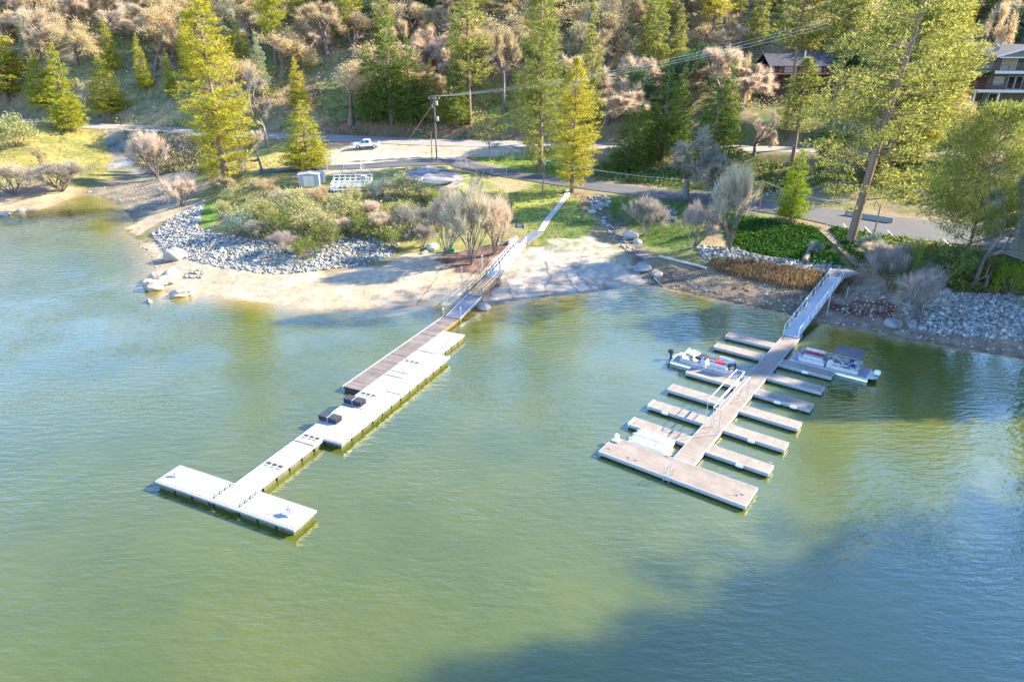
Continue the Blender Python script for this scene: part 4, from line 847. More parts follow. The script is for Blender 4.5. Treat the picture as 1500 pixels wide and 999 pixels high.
fo = [(1129, 694), (1150.7, 659), (1171, 627.5), (1188.7, 600.5), (1203.6, 575.3), (1219, 553.6)]
fi = [(1034.3, 661.8), (1061.7, 630.3), (1084.1, 603), (1105.8, 577), (1125, 552.9), (1142.6, 532.6)]
FL_, FW = 4.95, 1.2
fpos = []
for a, b_ in zip(fi, fo):
    x0 = (lc(*a)[0] + lc(*b_)[0]) / 2; fpos.append(x0)
    f = deckpart(rd, 'finger', x0, x0 + FW, -FL_, -.075, ZR, 'beige2')
lo = [(921, 620), (951, 595.5), (978, 568), (1004, 546), (1047, 507.5), (1066, 491.5)]; li = [(1002, 649), (1030, 619), (1051, 594), (1083, 566), (1115, 526), (1131, 510)]
lpos = []
for a, b_ in zip(li, lo):
    x0 = (lc(*a)[0] + lc(*b_)[0]) / 2; lpos.append(x0)
    f = deckpart(rd, 'finger', x0, x0 + FW, WD + .075, WD + FL_ + .05, ZR, 'beige2')
    if a[1] > 615: MB().box(x0 - .02, x0 + FW + .02, WD + FL_ + .06, WD + FL_ + .30, ZR - .25, ZR + .05).build('end_bumper', M['white'], f, bevel=.04)
print('fingers', [round(q, 1) for q in fpos], [round(q, 1) for q in lpos], 'W', WD, 'L', LW)
for x, y in [(fpos[3] - .12, -2.2), (fpos[3] - .12, -3.6), (fpos[5] - .12, -2.6), (fpos[0] - .1, -2.8), (fpos[1] - .1, -2.4), (lpos[1] - .1, WD + 3.5)]:
    MB().lathe([(.02, -.32), (.13, -.28), (.15, 0), (.13, .28), (.02, .32)], 10).build('fender', M['white'], rd, (x, y, ZR - .16)).rotation_euler = (R(90), 0, 0)
# swim ladder on the outer edge
q = lc(980, 695); lx, ly = tx0 - .1, q[1]
ld = MB()
for s_ in (-.24, .24): ld.path([(lx + .55, ly + s_, ZR), (lx + .5, ly + s_, ZR + .75), (lx + .05, ly + s_, ZR + .8), (lx - .04, ly + s_, ZR - .1), (lx - .04, ly + s_, -.5)], .028, 6)
for z in (-.3, -.05, .2): ld.tube((lx - .04, ly - .24, z), (lx - .04, ly + .24, z), .024)
ld.build('ladder', M['alu'], rd)
# cleats and dark spots
for px, py in [(893, 657), (921, 670), (932, 674), (1080, 725), (1088, 724), (977, 668), (1129, 678), (887, 650)]:
    x, y = lc(px, py); c_ = MB(); c_.box(x - .05, x + .05, y - .04, y + .04, ZR + .004, ZR + .06); c_.tube((x, y - .14, ZR + .075), (x, y + .14, ZR + .075), .022); c_.build('cleat', M['galv'], rd)
MB().lathe([(0, .5), (.12, .47), (.2, .36), (.2, .12), (.14, .03), (.14, 0)], 14).build('mooring_light', M['white'], rd, (*lc(903, 643), ZR))
x, y = lc(901, 646); MB().box(x - .2, x + .35, y - .35, y + .3, ZR + .004, ZR + .16).build('corner_bumper', M['white'], rd, bevel=.05)
# pipe frames standing over the dock (old canopy frames)
def pipeframe(lb, feet, tops, mat='white'):
    x, y = P(*feet[0], ZR); r = thing('overhead_stand', lb, 'pipe stand', (x, y, ZR), 0, None)
    return r
def hz(px, py, bx, by):                      # height of a pixel above a base point
    X, Y = P(bx, by, ZR); lo_, hi_ = 0, 12
    for _ in range(30):
        m_ = (lo_ + hi_) / 2
        if proj(X, Y, ZR + m_)[1] > py: lo_ = m_
        else: hi_ = m_
    return lo_
def canopy(lb, corners, h):                  # corners: four foot points in dock coordinates
    c_, s_ = math.cos(th), math.sin(th); r = thing('overhead_stand', lb, 'pipe stand', (A[0], A[1], ZR + .004), th)
    for (x, y) in corners: MB().tube((x, y, 0), (x, y, h), .028, None, 8).build('post', M['galv'], r); MB().lathe([(.09, 0), (.09, .02), (.03, .03)], 10, (x, y, 0)).build('foot_plate', M['galv'], r)
    (x0, y0), (x1, y1), (x2, y2), (x3, y3) = corners
    for a_, b_ in ((0, 1), (2, 3)): MB().tube((*corners[a_], h), (*corners[b_], h), .034, None, 8).build('top_rail', M['white'], r)
    for a_, b_ in ((0, 3), (1, 2)): MB().tube((*corners[a_], h - .03), (*corners[b_], h - .03), .025, None, 8).build('cross_rail', M['white'], r)
g0 = lc(1028, 619.5); g1 = lc(1069.5, 575)
canopy('tall white pipe frame along the left edge of the right dock, beside the smaller boat', [(g0[0], WD - .12), (g1[0] + .2, WD - .12), (g1[0] + .2, WD - .85), (g0[0], WD - .85)], 2.35)
g2 = lc(1054, 637); g3 = lc(1098, 590)
canopy('tall white pipe frame along the right edge of the right dock', [(g2[0], .75), (g3[0] + .2, .75), (g3[0] + .2, .1), (g2[0], .1)], 2.35)
# drive-on float for a jet ski
fx0, fx1 = -.02, 2.05
x0f, x1f = 0.06, lpos[0] - .12; ya, yb = WD + .85, WD + 4.3
fb = thing('watercraft_float', 'white moulded drive-on watercraft float tied in the outermost left slip', 'float', (A[0], A[1], 0), th)
w_ = (x1f - x0f)
prof = []
def ribbed(n=28):
    m_ = MB(); xs = np.linspace(x0f, x1f, n); zz = [.34 + .20 * abs(math.cos((i / (n - 1)) * math.pi * 3)) ** .6 * (1 if 0 < i < n - 1 else .3) for i in range(n)]
    for j in range(9):
        y = ya + (yb - ya) * j / 8; fall = 1 if j < 7 else .86 if j == 7 else .55
        for i in range(n): m_.v.append((xs[i], y + (0 if j < 8 else -.22 * abs(math.sin((i / (n - 1)) * math.pi * 3))), zz[i] * fall))
    for j in range(8):
        for i in range(n - 1): k = j * n + i; m_.f.append((k, k + 1, k + n + 1, k + n))
    k = len(m_.v)
    for j in (0, 8):
        for i in range(n): v_ = m_.v[j * n + i]; m_.v.append((v_[0], v_[1], -.1))
    for i in range(n - 1): m_.f.append((i, k + i, k + i + 1, i + 1)); m_.f.append((8 * n + i, 8 * n + i + 1, k + n + i + 1, k + n + i))
    for i in (0, n - 1):
        pts = [j * n + i for j in range(9)]; m_.f.append(tuple(pts + [k + n + i, k + i]))
    return m_
ribbed().build('float_body', M['white'], fb, smooth=False, bevel=0)
for i in range(2): MB().tube((x0f + .3 + i * 1.0, ya + .2, .55), (x0f + .3 + i * 1.0, yb - .6, .52), .05, None, 8).build('bunk', M['cream'], fb)
MB().box(x0f + .5, x0f + .62, ya + .9, ya + .98, .5, .58).build('tie_block', M['dark'], fb)

# left dock
ZL = .62
A2, th2, _ = frame((228, 704.5), (263, 681.2), ZL); th2 = math.radians(65.4)
l2 = lambda px, py, z=ZL: local(A2, th2, px, py, z)
ld2 = thing('boat_dock', 'long white T-shaped floating dock reaching from the left gangway', 'dock', (A2[0], A2[1], 0), th2)
tw = l2(431.6, 773.6)[1]; td = 2.2
print('T2', tw, [tuple(round(v, 2) for v in l2(*q)) for q in [(311, 730), (451, 630), (630, 500), (653, 485), (468, 642), (377, 718.5), (632, 517), (670.5, 487.5), (496, 654), (654, 520), (470, 641), (522, 582), (638, 516.5)]])
yl = np.mean([l2(451, 630)[1], l2(630, 500)[1], l2(311, 730)[1]]); yr = np.mean([l2(468, 642)[1], l2(638, 516.5)[1], l2(345, 744)[1]])
xe = l2(653, 485)[0]
def whitesec(x0, x1, y0, y1, root=ld2, name='deck_section'):
    d = MB().box(x0 + .02, x1 - .02, y0 + .02, y1 - .02, ZL - .06, ZL).build(name, M['whitedock'], root, bevel=.01)
    m_ = MB(); e = .06
    m_.box(x0 - .0, x1, y0 - e, y0 + .01, ZL - .22, ZL - .02); m_.box(x0, x1, y1 - .01, y1 + e, ZL - .22, ZL - .02); m_.box(x0 - e, x0 - .002, y0 - e, y1 + e, ZL - .22, ZL - .025); m_.box(x1 + .002, x1 + e, y0 - e, y1 + e, ZL - .22, ZL - .025)
    m_.build('side_beam', M['offwhite'], d)
    fl = MB(); lng = (x1 - x0) > (y1 - y0); L_ = max(x1 - x0, y1 - y0); n_ = max(1, int(L_ / 1.3))
    for i in range(n_):
        a_, b_ = (i + .07) / n_, (i + .93) / n_
        if lng: fl.box(x0 + a_ * (x1 - x0), x0 + b_ * (x1 - x0), y0 + .02, y1 - .02, -.25, ZL - .23)
        else: fl.box(x0 + .02, x1 - .02, y0 + a_ * (y1 - y0), y0 + b_ * (y1 - y0), -.25, ZL - .23)
    fl.build('float', M['algae'], d); return d
def slots(x, y0, y1, n=4, w=.3, root=ld2, along='y'):
    m_ = MB(); st = (y1 - y0) / n
    for i in range(n):
        m_.box(x - w / 2, x + w / 2, y0 + (i + .14) * st, y0 + (i + .86) * st, ZL + .002, ZL + .008)
    m_.build('grating', M['dark'], root)
# T wings with the walkway running through them
whitesec(.07, td, yl + .42, 0); whitesec(.07, td, tw, yr - .42)
MB().box(-.03, .06, tw - .05, .05, ZL - .2, ZL - .02).build('front_beam', M['offwhite'], ld2)
for y0, y1 in ((yl + .04, yl + .38), (yr - .38, yr - .04)):
    m_ = MB()
    for i in range(5): m_.box(.1 + i * .5, .22 + i * .5, y0, y1, ZL - .05, ZL - .01)
    m_.build('hinge_bars', M['alu'], ld2); MB().box(.08, td, y0, y1, .02, ZL - .3).build('gap_float', M['dark'], ld2)
cuts = [.07, 8.6, 15.0, 21.4, l2(601, 545)[0] if False else l2(585, 545)[0], l2(613, 513)[0], xe]
cuts = sorted(set(round(float(c), 2) for c in cuts))
print('cuts', cuts, yl, yr)
for a, b_ in zip(cuts[:-1], cuts[1:]): whitesec(a, b_ - .06, yr, yl)
for c in [l2(400, 680)[0], l2(457, 640)[0], l2(537, 577)[0], l2(600, 529)[0]]: slots(c, yr + .15, yl - .15, 3, .26); slots(c - .33, yr + .15, yl - .15, 3, .07)
# side dock
xs0 = l2(471, 641)[0]; xs1 = l2(653.5, 521.5)[0]; ys1 = yr - .1; ys0 = np.mean([l2(496, 654)[1], l2(653.5, 521.5)[1]])
sdk = thing('side_dock', 'white side float moored along the right of the long white dock', 'dock', (A2[0], A2[1], 0), th2)
mid = l2(575, 575)[0]
whitesec(xs0, mid - .05, ys0, ys1, sdk); whitesec(mid, xs1, ys0, ys1, sdk)
MB().box(xs0, xs1, ys0 - .2, ys0 - .07, ZL - .16, ZL + .03).build('bumper_rail', M['white'], sdk)
x2 = l2(670.5, 487.5)[0]; x3 = l2(637, 518)[0]
sd3 = whitesec(x3 + .1, xe, yr - .55, yr - .07)
# corrugated float boxes across the dock
for i, (px, py, lb) in enumerate([(484, 612, 'black ribbed plastic float box on the white dock, nearer the T end'), (520, 587, 'black ribbed plastic float box on the white dock, nearer the shore')]):
    x, y = l2(px, py, ZL + .25); r = thing('float_box', lb, 'float box', (*P(px, py + 3, ZL), ZL + .01), th2, 'float boxes on the white dock')
    m_ = MB(); L_ = 1.9; W_ = .8; n_ = 10
    for k in range(n_):
        a_ = -L_ / 2 + k * L_ / n_; m_.box(-W_ / 2, W_ / 2, a_ + .02, a_ + L_ / n_ - .02, 0, .44)
    m_.box(-W_ / 2 + .03, W_ / 2 - .03, -L_ / 2 + .02, L_ / 2 - .02, .02, .41); m_.build('ribbed_shell', M['crate'], r, bevel=.01); MB().box(-W_ / 2 - .01, W_ / 2 + .01, -.03, .03, .01, .455).build('strap', M['galv'], r)
# fittings at the T ends
def fitting(px, py, lb, sc, seed):
    q = random.Random(seed); x, y = P(px, py, ZL); r = thing('mooring_winch', lb, 'winch', (x, y, ZL + .01), th2 + q.uniform(-.3, .3))
    MB().box(-.28 * sc, .28 * sc, -.2 * sc, .2 * sc, 0, .04).build('base_plate', M['galv'], r)
    m_ = MB(); m_.path([(-.2 * sc, -.15 * sc, .04), (-.1 * sc, -.1 * sc, .4 * sc), (.15 * sc, -.1 * sc, .5 * sc), (.25 * sc, -.15 * sc, .04)], .03 * sc); m_.path([(-.2 * sc, .15 * sc, .04), (-.1 * sc, .1 * sc, .4 * sc), (.15 * sc, .1 * sc, .5 * sc), (.25 * sc, .15 * sc, .04)], .03 * sc); m_.build('bracket', M['alu'], r)
    MB().tube((0, -.2 * sc, .3 * sc), (0, .2 * sc, .3 * sc), .1 * sc, None, 12).build('drum', M['galv'], r); MB().path([(0, .22 * sc, .3 * sc), (.12 * sc, .24 * sc, .6 * sc), (.12 * sc, .36 * sc, .62 * sc)], .02).build('crank', M['galv'], r)
fitting(425, 753, 'tangled steel mooring winch on the right wing of the white T dock', 1.25, 1)
fitting(258, 697, 'small steel mooring winch on the left wing of the white T dock', .8, 2)

# grey timber dock beside it
ZG = .48
A3, th3, L3 = frame((528, 572), (671, 468), ZG)
gd = thing('timber_dock', 'weathered grey timber float dock between the white dock and the low blue gangway', 'dock', (A3[0], A3[1], 0), th3)
wg = abs(local(A3, th3, 502, 566, ZG)[1])
for a, b_ in ((0, 1.35), (1.4, L3 * .42), (L3 * .42 + .05, L3 * .72), (L3 * .72 + .05, L3)):
    d = MB().box(a, b_, 0, wg, ZG - .06, ZG).build('deck_section', M['greydeck'], gd, bevel=.01)
    MB().box(a, b_, wg + .003, wg + .06, ZG - .25, ZG + .01).build('edge_board', M['white'], d); MB().box(a, b_, -.06, -.003, ZG - .25, ZG + .01).build('edge_board', M['rust' if b_ >= L3 else 'greydeck'], d)
    MB().box(a + .1, b_ - .1, .1, wg - .1, -.2, ZG - .07).build('float', M['dark'], d)

# ------------------------------------------------------------------ gangways
def gangway(lb, a0, a1, z0, z1, width, deck, mats, rail=None, name='gangway'):
    X0, Y0 = P(*a0, z0); X1, Y1 = P(*a1, z1); dx, dy = X1 - X0, Y1 - Y0; L = math.hypot(dx, dy); t_ = math.atan2(dy, dx)
    r = thing(name, lb, 'gangway', (X0, Y0, 0), t_); sl_ = (z1 - z0) / L; n_ = 1
    def pt(u, v, h=0): return (u, v, z0 + sl_ * u + h)
    def beam(u0, u1, v0, v1, h0, h1, nm, m_):
        b = MB(); k = 0
        b.v += [pt(u0, v0, h0), pt(u1, v0, h0), pt(u1, v1, h0), pt(u0, v1, h0), pt(u0, v0, h1), pt(u1, v0, h1), pt(u1, v1, h1), pt(u0, v1, h1)]
        b.f += [(0, 3, 2, 1), (4, 5, 6, 7), (0, 1, 5, 4), (1, 2, 6, 5), (2, 3, 7, 6), (3, 0, 4, 7)]; return b.build(nm, m_, r)
    beam(0, L, 0, width, -.06, 0, 'deck', deck); beam(0, L, -.07, -.003, -.22, .06, 'side_beam', mats); beam(0, L, width + .003, width + .07, -.22, .06, 'side_beam', mats)
    return r, pt, L, t_
# left: low blue ramp, timber landing, white ramp, dark top deck
r1, pt1, L1, t1 = gangway('low blue-grey ramp from the timber dock up to the wooden landing', (672.8, 467), (705, 434), .52, 1.25, 1.75, M['bluedeck'], M['alu'])
r2, pt2, L2_, t2 = gangway('brown wooden landing with yellow handrails between the two left ramps', (705, 434), (730.5, 408), 1.28, 1.5, 1.75, M['timber'], M['wood'], name='landing')
for v in (-.02, 1.8):
    for u in (.1, L2_ * .5, L2_ - .1): MB().tube((u, v, -.2), (u, v, 2.35), .045, None, 8).build('post', M['wood'], r2)
    for h in (.55, 1.0): MB().tube((.1, v, 1.28 + h), (L2_ - .1, v, 1.5 + h), .035, None, 6).build('handrail', M['yellow'], r2)
r3, pt3, L3_, t3 = gangway('long white mesh-sided ramp up to the left path gate', (730, 407.5), (771, 357), 1.55, 2.55, 1.4, M['offwhite'], M['offwhite'])
for v in (-.03, 1.43):
    rail = MB(); n_ = int(L3_ / 1.2)
    for i in range(n_ + 1): u = L3_ * i / n_; rail.tube(pt3(u, v, 0), pt3(u, v, 1.0), .025)
    for h in (.5, 1.0): rail.tube(pt3(0, v, h), pt3(L3_, v, h), .03)
    for i in range(n_): rail.tube(pt3(L3_ * i / n_, v, .03), pt3(L3_ * (i + 1) / n_, v, .97), .012)
    rail.build('railing', M['white'], r3)
r4, pt4, L4, t4 = gangway('dark slate top deck joining the white ramp to the concrete path', (772, 357), (795, 340), 2.6, 2.95, 1.5, M['bluedeck'], M['bluedeck'], name='top_deck')
# mooring poles of the left gangway
PG = [(677.3, 431, 391, 'galvanised pole at the left of the low ramp top'), (705, 441, 396, 'galvanised pole at the right of the low ramp top'), (706.5, 410, 375, 'thick pole at the left of the wooden landing top'), (732.5, 416, 378, 'rusty pole at the right of the wooden landing top'),
      (649, 464, 438, 'thin white pole at the left foot of the low ramp'), (675, 468, 437, 'thin white pole at the right foot of the low ramp')]
for i, (px, by, ty, lb) in enumerate(PG):
    x, y = P(px, by, .6); lo_, hi_ = 0, 9
    for _ in range(30):
        m_ = (lo_ + hi_) / 2
        if proj(x, y, .6 + m_)[1] > ty: lo_ = m_
        else: hi_ = m_
    r = thing('mooring_pole', lb, 'pole', (x, y, min(0, H(x, y)) - .3), 0, 'poles of the left gangway'); hgt = .9 + lo_
    MB().tube((0, 0, 0), (0, 0, hgt), .06 if i < 4 else .035, None, 10).build('shaft', M['rust' if i == 3 else 'galv'], r); MB().lathe([(.08, hgt - .05), (.08, hgt + .02), (0, hgt + .05)], 10).build('cap', M['white'], r)
# mesh net beside the low ramp
p_ = [P(649, 464, .6), P(677.3, 431, .6)]; d_ = Vector((p_[1][0] - p_[0][0], p_[1][1] - p_[0][1])); Ln = d_.length
nt_ = MB()
for i in range(25): u = Ln * i / 24; nt_.tube((u, 0, 0), (u, 0, 1.6), .006, None, 3, False)
for j in range(9): nt_.tube((0, 0, j * .2), (Ln, 0, j * .2), .006, None, 3, False)
tag(nt_.build('wire_net', M['cable'], None, (p_[0][0], p_[0][1], .6), math.atan2(d_.y, d_.x)), 'thin wire net strung between two poles left of the low ramp', 'net')
# right gangway
r5, pt5, L5, t5 = gangway('white aluminium truss gangway from the right dock to its blue landing', (1168, 495), (1235, 407), .5, 2.35, 1.5, M['offwhite'], M['alu'])
for v in (-.03, 1.53):
    top = MB(); n_ = 11
    top.path([pt5(.1, v, 0), pt5(.25, v, 1.05), pt5(L5 - .25, v, 1.05), pt5(L5 - .1, v, 0)], .035)
    for i in range(1, n_): u = .25 + (L5 - .5) * i / n_; top.tube(pt5(u, v, 0), pt5(u, v, 1.05), .022)
    for i in range(n_): u0 = .25 + (L5 - .5) * i / n_; u1 = .25 + (L5 - .5) * (i + 1) / n_; top.tube(pt5(u0, v, .03 if i % 2 else 1.0), pt5(u1, v, 1.0 if i % 2 else .03), .018)
    top.build('truss_rail', M['white'], r5)
la = thing('landing', 'blue-grey landing deck at the top of the right gangway', 'landing', (*P(1235, 407, 2.35), 2.4), t5)
MB().prism([(0, -.3), (3.2, -1.3), (4.1, .5), (2.6, 2.3), (0, 1.9)], -.1, 0).build('deck', M['bluedeck'], la)
for x, y in ((.3, 0), (2.8, -.8), (3.6, .6), (.3, 1.6), (2.4, 1.9)): MB().tube((x, y, -2.3), (x, y, -.1), .06).build('post', M['galv'], la)
for px, by, ty, lb in [(1211, 462, 430, 'slim green-grey pole standing in the mud under the right gangway'), (1239, 439, 421, 'short galvanised pole under the blue landing'), (1218, 431, 404, 'dark pole behind the right gangway rail')]:
    x, y, z = G(px, by); q = 0
    while proj(x, y, z + q)[1] > ty and q < 8: q += .05
    r = thing('support_pole', lb, 'pole', (x, y, z - .2)); MB().tube((0, 0, 0), (0, 0, q + .2), .05, None, 8).build('shaft', M['galv'], r); MB().lathe([(.07, q + .17), (.07, q + .22), (0, q + .24)], 8).build('cap', M['galv'], r)
# timber steps down to the landing
def steps(lb, a, b, w_, n_):
    x0, y0, z0 = G(*a); x1, y1, z1 = G(*b); z1 = max(z1, 2.45); t_ = math.atan2(y1 - y0, x1 - x0); L = math.hypot(x1 - x0, y1 - y0); r = thing('timber_steps', lb, 'steps', (x0, y0, z0), t_)
    for i in range(n_):
        u = L * (i + .5) / n_; z = (z1 - z0) * (i + .5) / n_ + .18; MB().box(u - L / n_ * .42, u + L / n_ * .36, -w_ / 2, w_ / 2, z - .1, z).build('step', M['step'], r)
    for s_ in (-1, 1):
        b_ = MB(); y_ = s_ * (w_ / 2 + .05); b_.v += [(0, y_ - .04, -.05), (L, y_ - .04, z1 - z0 - .05), (L, y_ + .04, z1 - z0 - .05), (0, y_ + .04, -.05), (0, y_ - .04, .24), (L, y_ - .04, z1 - z0 + .24), (L, y_ + .04, z1 - z0 + .24), (0, y_ + .04, .24)]
        b_.f += [(0, 3, 2, 1), (4, 5, 6, 7), (0, 1, 5, 4), (1, 2, 6, 5), (2, 3, 7, 6), (3, 0, 4, 7)]; b_.build('stringer', M['wood'], r)
steps('weathered timber steps from the lower road down to the blue landing', (1207, 340), (1262, 392), 1.3, 22)
#%%DOCKS
# ------------------------------------------------------------------ pontoon boats (local x forward to the bow, z 0 = water)
def pontoon(lb, pos, rz, L, bimini, gear):
    W = 2.5; r = thing('pontoon_boat', lb, 'boat', (pos[0], pos[1], 0), rz)
    zd = .52
    for s_ in (-1, 1):
        prof = [(-L / 2, .30), (-L / 2 + .15, .33), (L / 2 - 1.1, .33), (L / 2 - .4, .2), (L / 2, .03)]
        m_ = MB(); k = 0; n = 12
        for i, (x, rr) in enumerate(prof):
            zc = .14 + (.33 - rr) * (.7 if x > 0 else 0)
            for j in range(n): t_ = 2 * math.pi * j / n; m_.v.append((x, s_ * .88 + rr * math.cos(t_), zc + rr * math.sin(t_)))
        for i in range(len(prof) - 1):
            for j in range(n): j2 = (j + 1) % n; m_.f.append((i * n + j, i * n + j2, (i + 1) * n + j2, (i + 1) * n + j))
        m_.f.append(tuple(range(n))); m_.f.append(tuple((len(prof) - 1) * n + j for j in reversed(range(n)))); m_.build('pontoon', M['alu'], r, smooth=False)
    bow = L / 2 - .15
    outl = [(-L / 2 + .1, -W / 2), (bow - .5, -W / 2), (bow - .12, -W / 2 + .25), (bow, -W / 2 + .6), (bow, W / 2 - .6), (bow - .12, W / 2 - .25), (bow - .5, W / 2), (-L / 2 + .1, W / 2)]
    MB().prism(outl, zd - .12, zd - .012).build('hull_rim', M['boatwhite'], r, bevel=.02)
    MB().prism([(x * .985, y * .97) for x, y in outl], zd - .012, zd).build('deck', M['carpet'], r)
    # rail fence with panels and gates
    ft = .66; hh_ = L / 2 - .75; yb = W / 2 - .12; x0 = -L / 2 + .95
    runs = [[(x0, -yb), (-.35, -yb)], [(.35, -yb), (hh_ - .5, -yb), (hh_ - .12, -yb + .3), (hh_, -yb + .7)], [(hh_, yb - .7), (hh_ - .12, yb - .3), (hh_ - .5, yb), (.6, yb)], [(.5, yb), (x0, yb)], [(x0, yb), (x0, .35)], [(x0, -.35), (x0, -yb)]]
    for run in runs:
        m_ = MB(); rl = MB()
        for a, b in zip(run[:-1], run[1:]):
            d = Vector((b[0] - a[0], b[1] - a[1])); nn_ = Vector((-d.y, d.x)).normalized() * .015
            m_.prism([(a[0] - nn_.x, a[1] - nn_.y), (b[0] - nn_.x, b[1] - nn_.y), (b[0] + nn_.x, b[1] + nn_.y), (a[0] + nn_.x, a[1] + nn_.y)], zd + .06, zd + ft - .2)
            rl.tube((*a, zd + ft), (*b, zd + ft), .024, None, 8); rl.tube((*a, zd), (*a, zd + ft), .02)
        rl.tube((*run[-1], zd), (*run[-1], zd + ft), .02)
        p__ = m_.build('fence_panel', M['boatwhite' if bimini else 'galv'], r); rl.build('rail', M['alu'], p__)
    # lounges
    def bench(x0_, x1_, y0_, y1_, back, mat, ins='cream'):
        b = MB().box(x0_, x1_, y0_, y1_, zd + .005, zd + .34).build('bench_base', M['boatwhite'], r, bevel=.03)
        MB().box(x0_ + .03, x1_ - .03, y0_ + .03, y1_ - .03, zd + .345, zd + .46).build('seat_cushion', M[mat], b, bevel=.04)
        if back == 'l': MB().box(x0_ + .02, x1_ - .02, y1_ - .14, y1_, zd + .47, zd + .78).build('backrest', M[ins], b, bevel=.04)
        if back == 'r': MB().box(x0_ + .02, x1_ - .02, y0_, y0_ + .14, zd + .47, zd + .78).build('backrest', M[ins], b, bevel=.04)
        if back == 'a': MB().box(x0_, x0_ + .14, y0_ + .02, y1_ - .02, zd + .47, zd + .78).build('backrest', M[ins], b, bevel=.04)
    seat = 'red' if bimini else 'cream'
    bench(.75, hh_ - .35, yb - .68, yb - .06, 'l', seat, 'cream'); bench(.5, hh_ - .5, -yb + .06, -yb + .66, 'r', 'cream' if bimini else 'cream', 'boatwhite')
    bench(x0 + .08, x0 + .8, -yb + .1, yb - .1, 'a', 'cream', 'boatwhite')
    cs_ = MB(); cs_.prism([(-.5, 0), (.15, 0), (.1, .75), (-.15, .95), (-.45, .8)], -yb + .1, -yb + .85, 'y'); co = cs_.build('console', M['boatwhite'], r, (0, 0, zd + .004), bevel=.03)
    MB().prism([(.02, .78), (.06, .78), (-.08, 1.15), (-.12, 1.15)], -yb + .15, -yb + .8, 'y').build('windscreen', M['glass'], co)
    st = MB(); n = 14
    for i in range(n): a_, b_ = 2 * math.pi * i / n, 2 * math.pi * (i + 1) / n; st.tube((-.55, -yb + .45 + .17 * math.cos(a_), .78 + .17 * math.sin(a_)), (-.55, -yb + .45 + .17 * math.cos(b_), .78 + .17 * math.sin(b_)), .016)
    st.tube((-.45, -yb + .45, .75), (-.55, -yb + .45, .78), .03); st.build('steering_wheel', M['crate'], co)
    ch = MB().box(-1.25, -.8, -yb + .2, -yb + .7, zd + .3, zd + .46).build('helm_seat', M['cream'], r, bevel=.05); MB().box(-1.3, -1.2, -yb + .2, -yb + .7, zd + .45, zd + .95).build('seat_back', M['cream'], ch, bevel=.04); MB().tube((-1.02, -yb + .45, zd), (-1.02, -yb + .45, zd + .3), .06).build('seat_post', M['galv'], ch)
    # stern platform and outboard
    xs = -L / 2
    MB().prism([(xs + .12, -.9), (xs - .35, -.75), (xs - .7, -.4), (xs - .75, .1), (xs - .6, .6), (xs - .2, .85), (xs + .12, .9)] if bimini else [(xs + .12, -.5), (xs - .12, -.45), (xs - .12, .45), (xs + .12, .5)], zd - .14, zd - .03).build('swim_platform', M['boatwhite'], r, bevel=.02)
    ox = xs - (.45 if not bimini else .55)
    mo = MB().box(ox - .3, ox + .25, -.19, .19, zd + .12, zd + .55).build('outboard_motor', M['crate' if not bimini else 'white'], r, bevel=.07); MB().box(ox - .08, ox + .1, -.07, .07, -.35, zd + .12).build('motor_leg', M['crate'], mo)
    if bimini: r.scale = (1, -1, 1)
    if bimini:
        can = MB(); n, m2 = 12, 8; cx0, cx1 = x0 - .1, -.25
        for t_ in (0, 1):
            for i in range(n + 1):
                for j in range(m2 + 1):
                    u = i / n * 2 - 1; v = j / m2 * 2 - 1; can.v.append(((cx0 + cx1) / 2 + u * (cx1 - cx0) / 2, v * (yb + .08), zd + 1.98 - .13 * u ** 4 - .24 * v ** 4 - t_ * .02))
        o_ = (n + 1) * (m2 + 1)
        for i in range(n):
            for j in range(m2):
                k = i * (m2 + 1) + j; can.f.append((k, k + m2 + 1, k + m2 + 2, k + 1)); can.f.append((o_ + k, o_ + k + 1, o_ + k + m2 + 2, o_ + k + m2 + 1))
        for i in range(n):
            for j in (0, m2): k = i * (m2 + 1) + j; can.f.append((k, k + m2 + 1, o_ + k + m2 + 1, o_ + k))
        for j in range(m2):
            for i in (0, n): k = i * (m2 + 1) + j; can.f.append((k, k + 1, o_ + k + 1, o_ + k))
        cv = can.build('bimini_top', M['canvas'], r, smooth=False)
        for s_ in (-1, 1): fr = MB(); y = s_ * (yb + .02); xm = (cx0 + cx1) / 2; fr.tube((xm, y, zd + .7), (cx0 + .1, y, zd + 1.65), .018); fr.tube((xm, y, zd + .7), (cx1 - .1, y, zd + 1.65), .018); fr.tube((xm, y, zd + .7), (xm, y, zd + 1.72), .018); fr.build('bimini_frame', M['alu'], cv)
    return r, zd, x0, hh_, yb, W
def onboat(r_, pos, rz, lx, ly):
    c, s_ = math.cos(rz), math.sin(rz); return pos[0] + lx * c - ly * s_, pos[1] + lx * s_ + ly * c
def cushion(name, lb, cat, pos, rz, l, w_, h, mat, z, bev=.06):
    MBx = MB().box(-l / 2, l / 2, -w_ / 2, w_ / 2, 0, h); o = MBx.build(name, M[mat], None, (*pos, z), rz, bevel=min(bev, h * .4)); return tag(o, lb, cat)
c_, s_ = math.cos(th), math.sin(th)
def dockw(x, y): return A[0] + c_ * x - s_ * y, A[1] + s_ * x + c_ * y
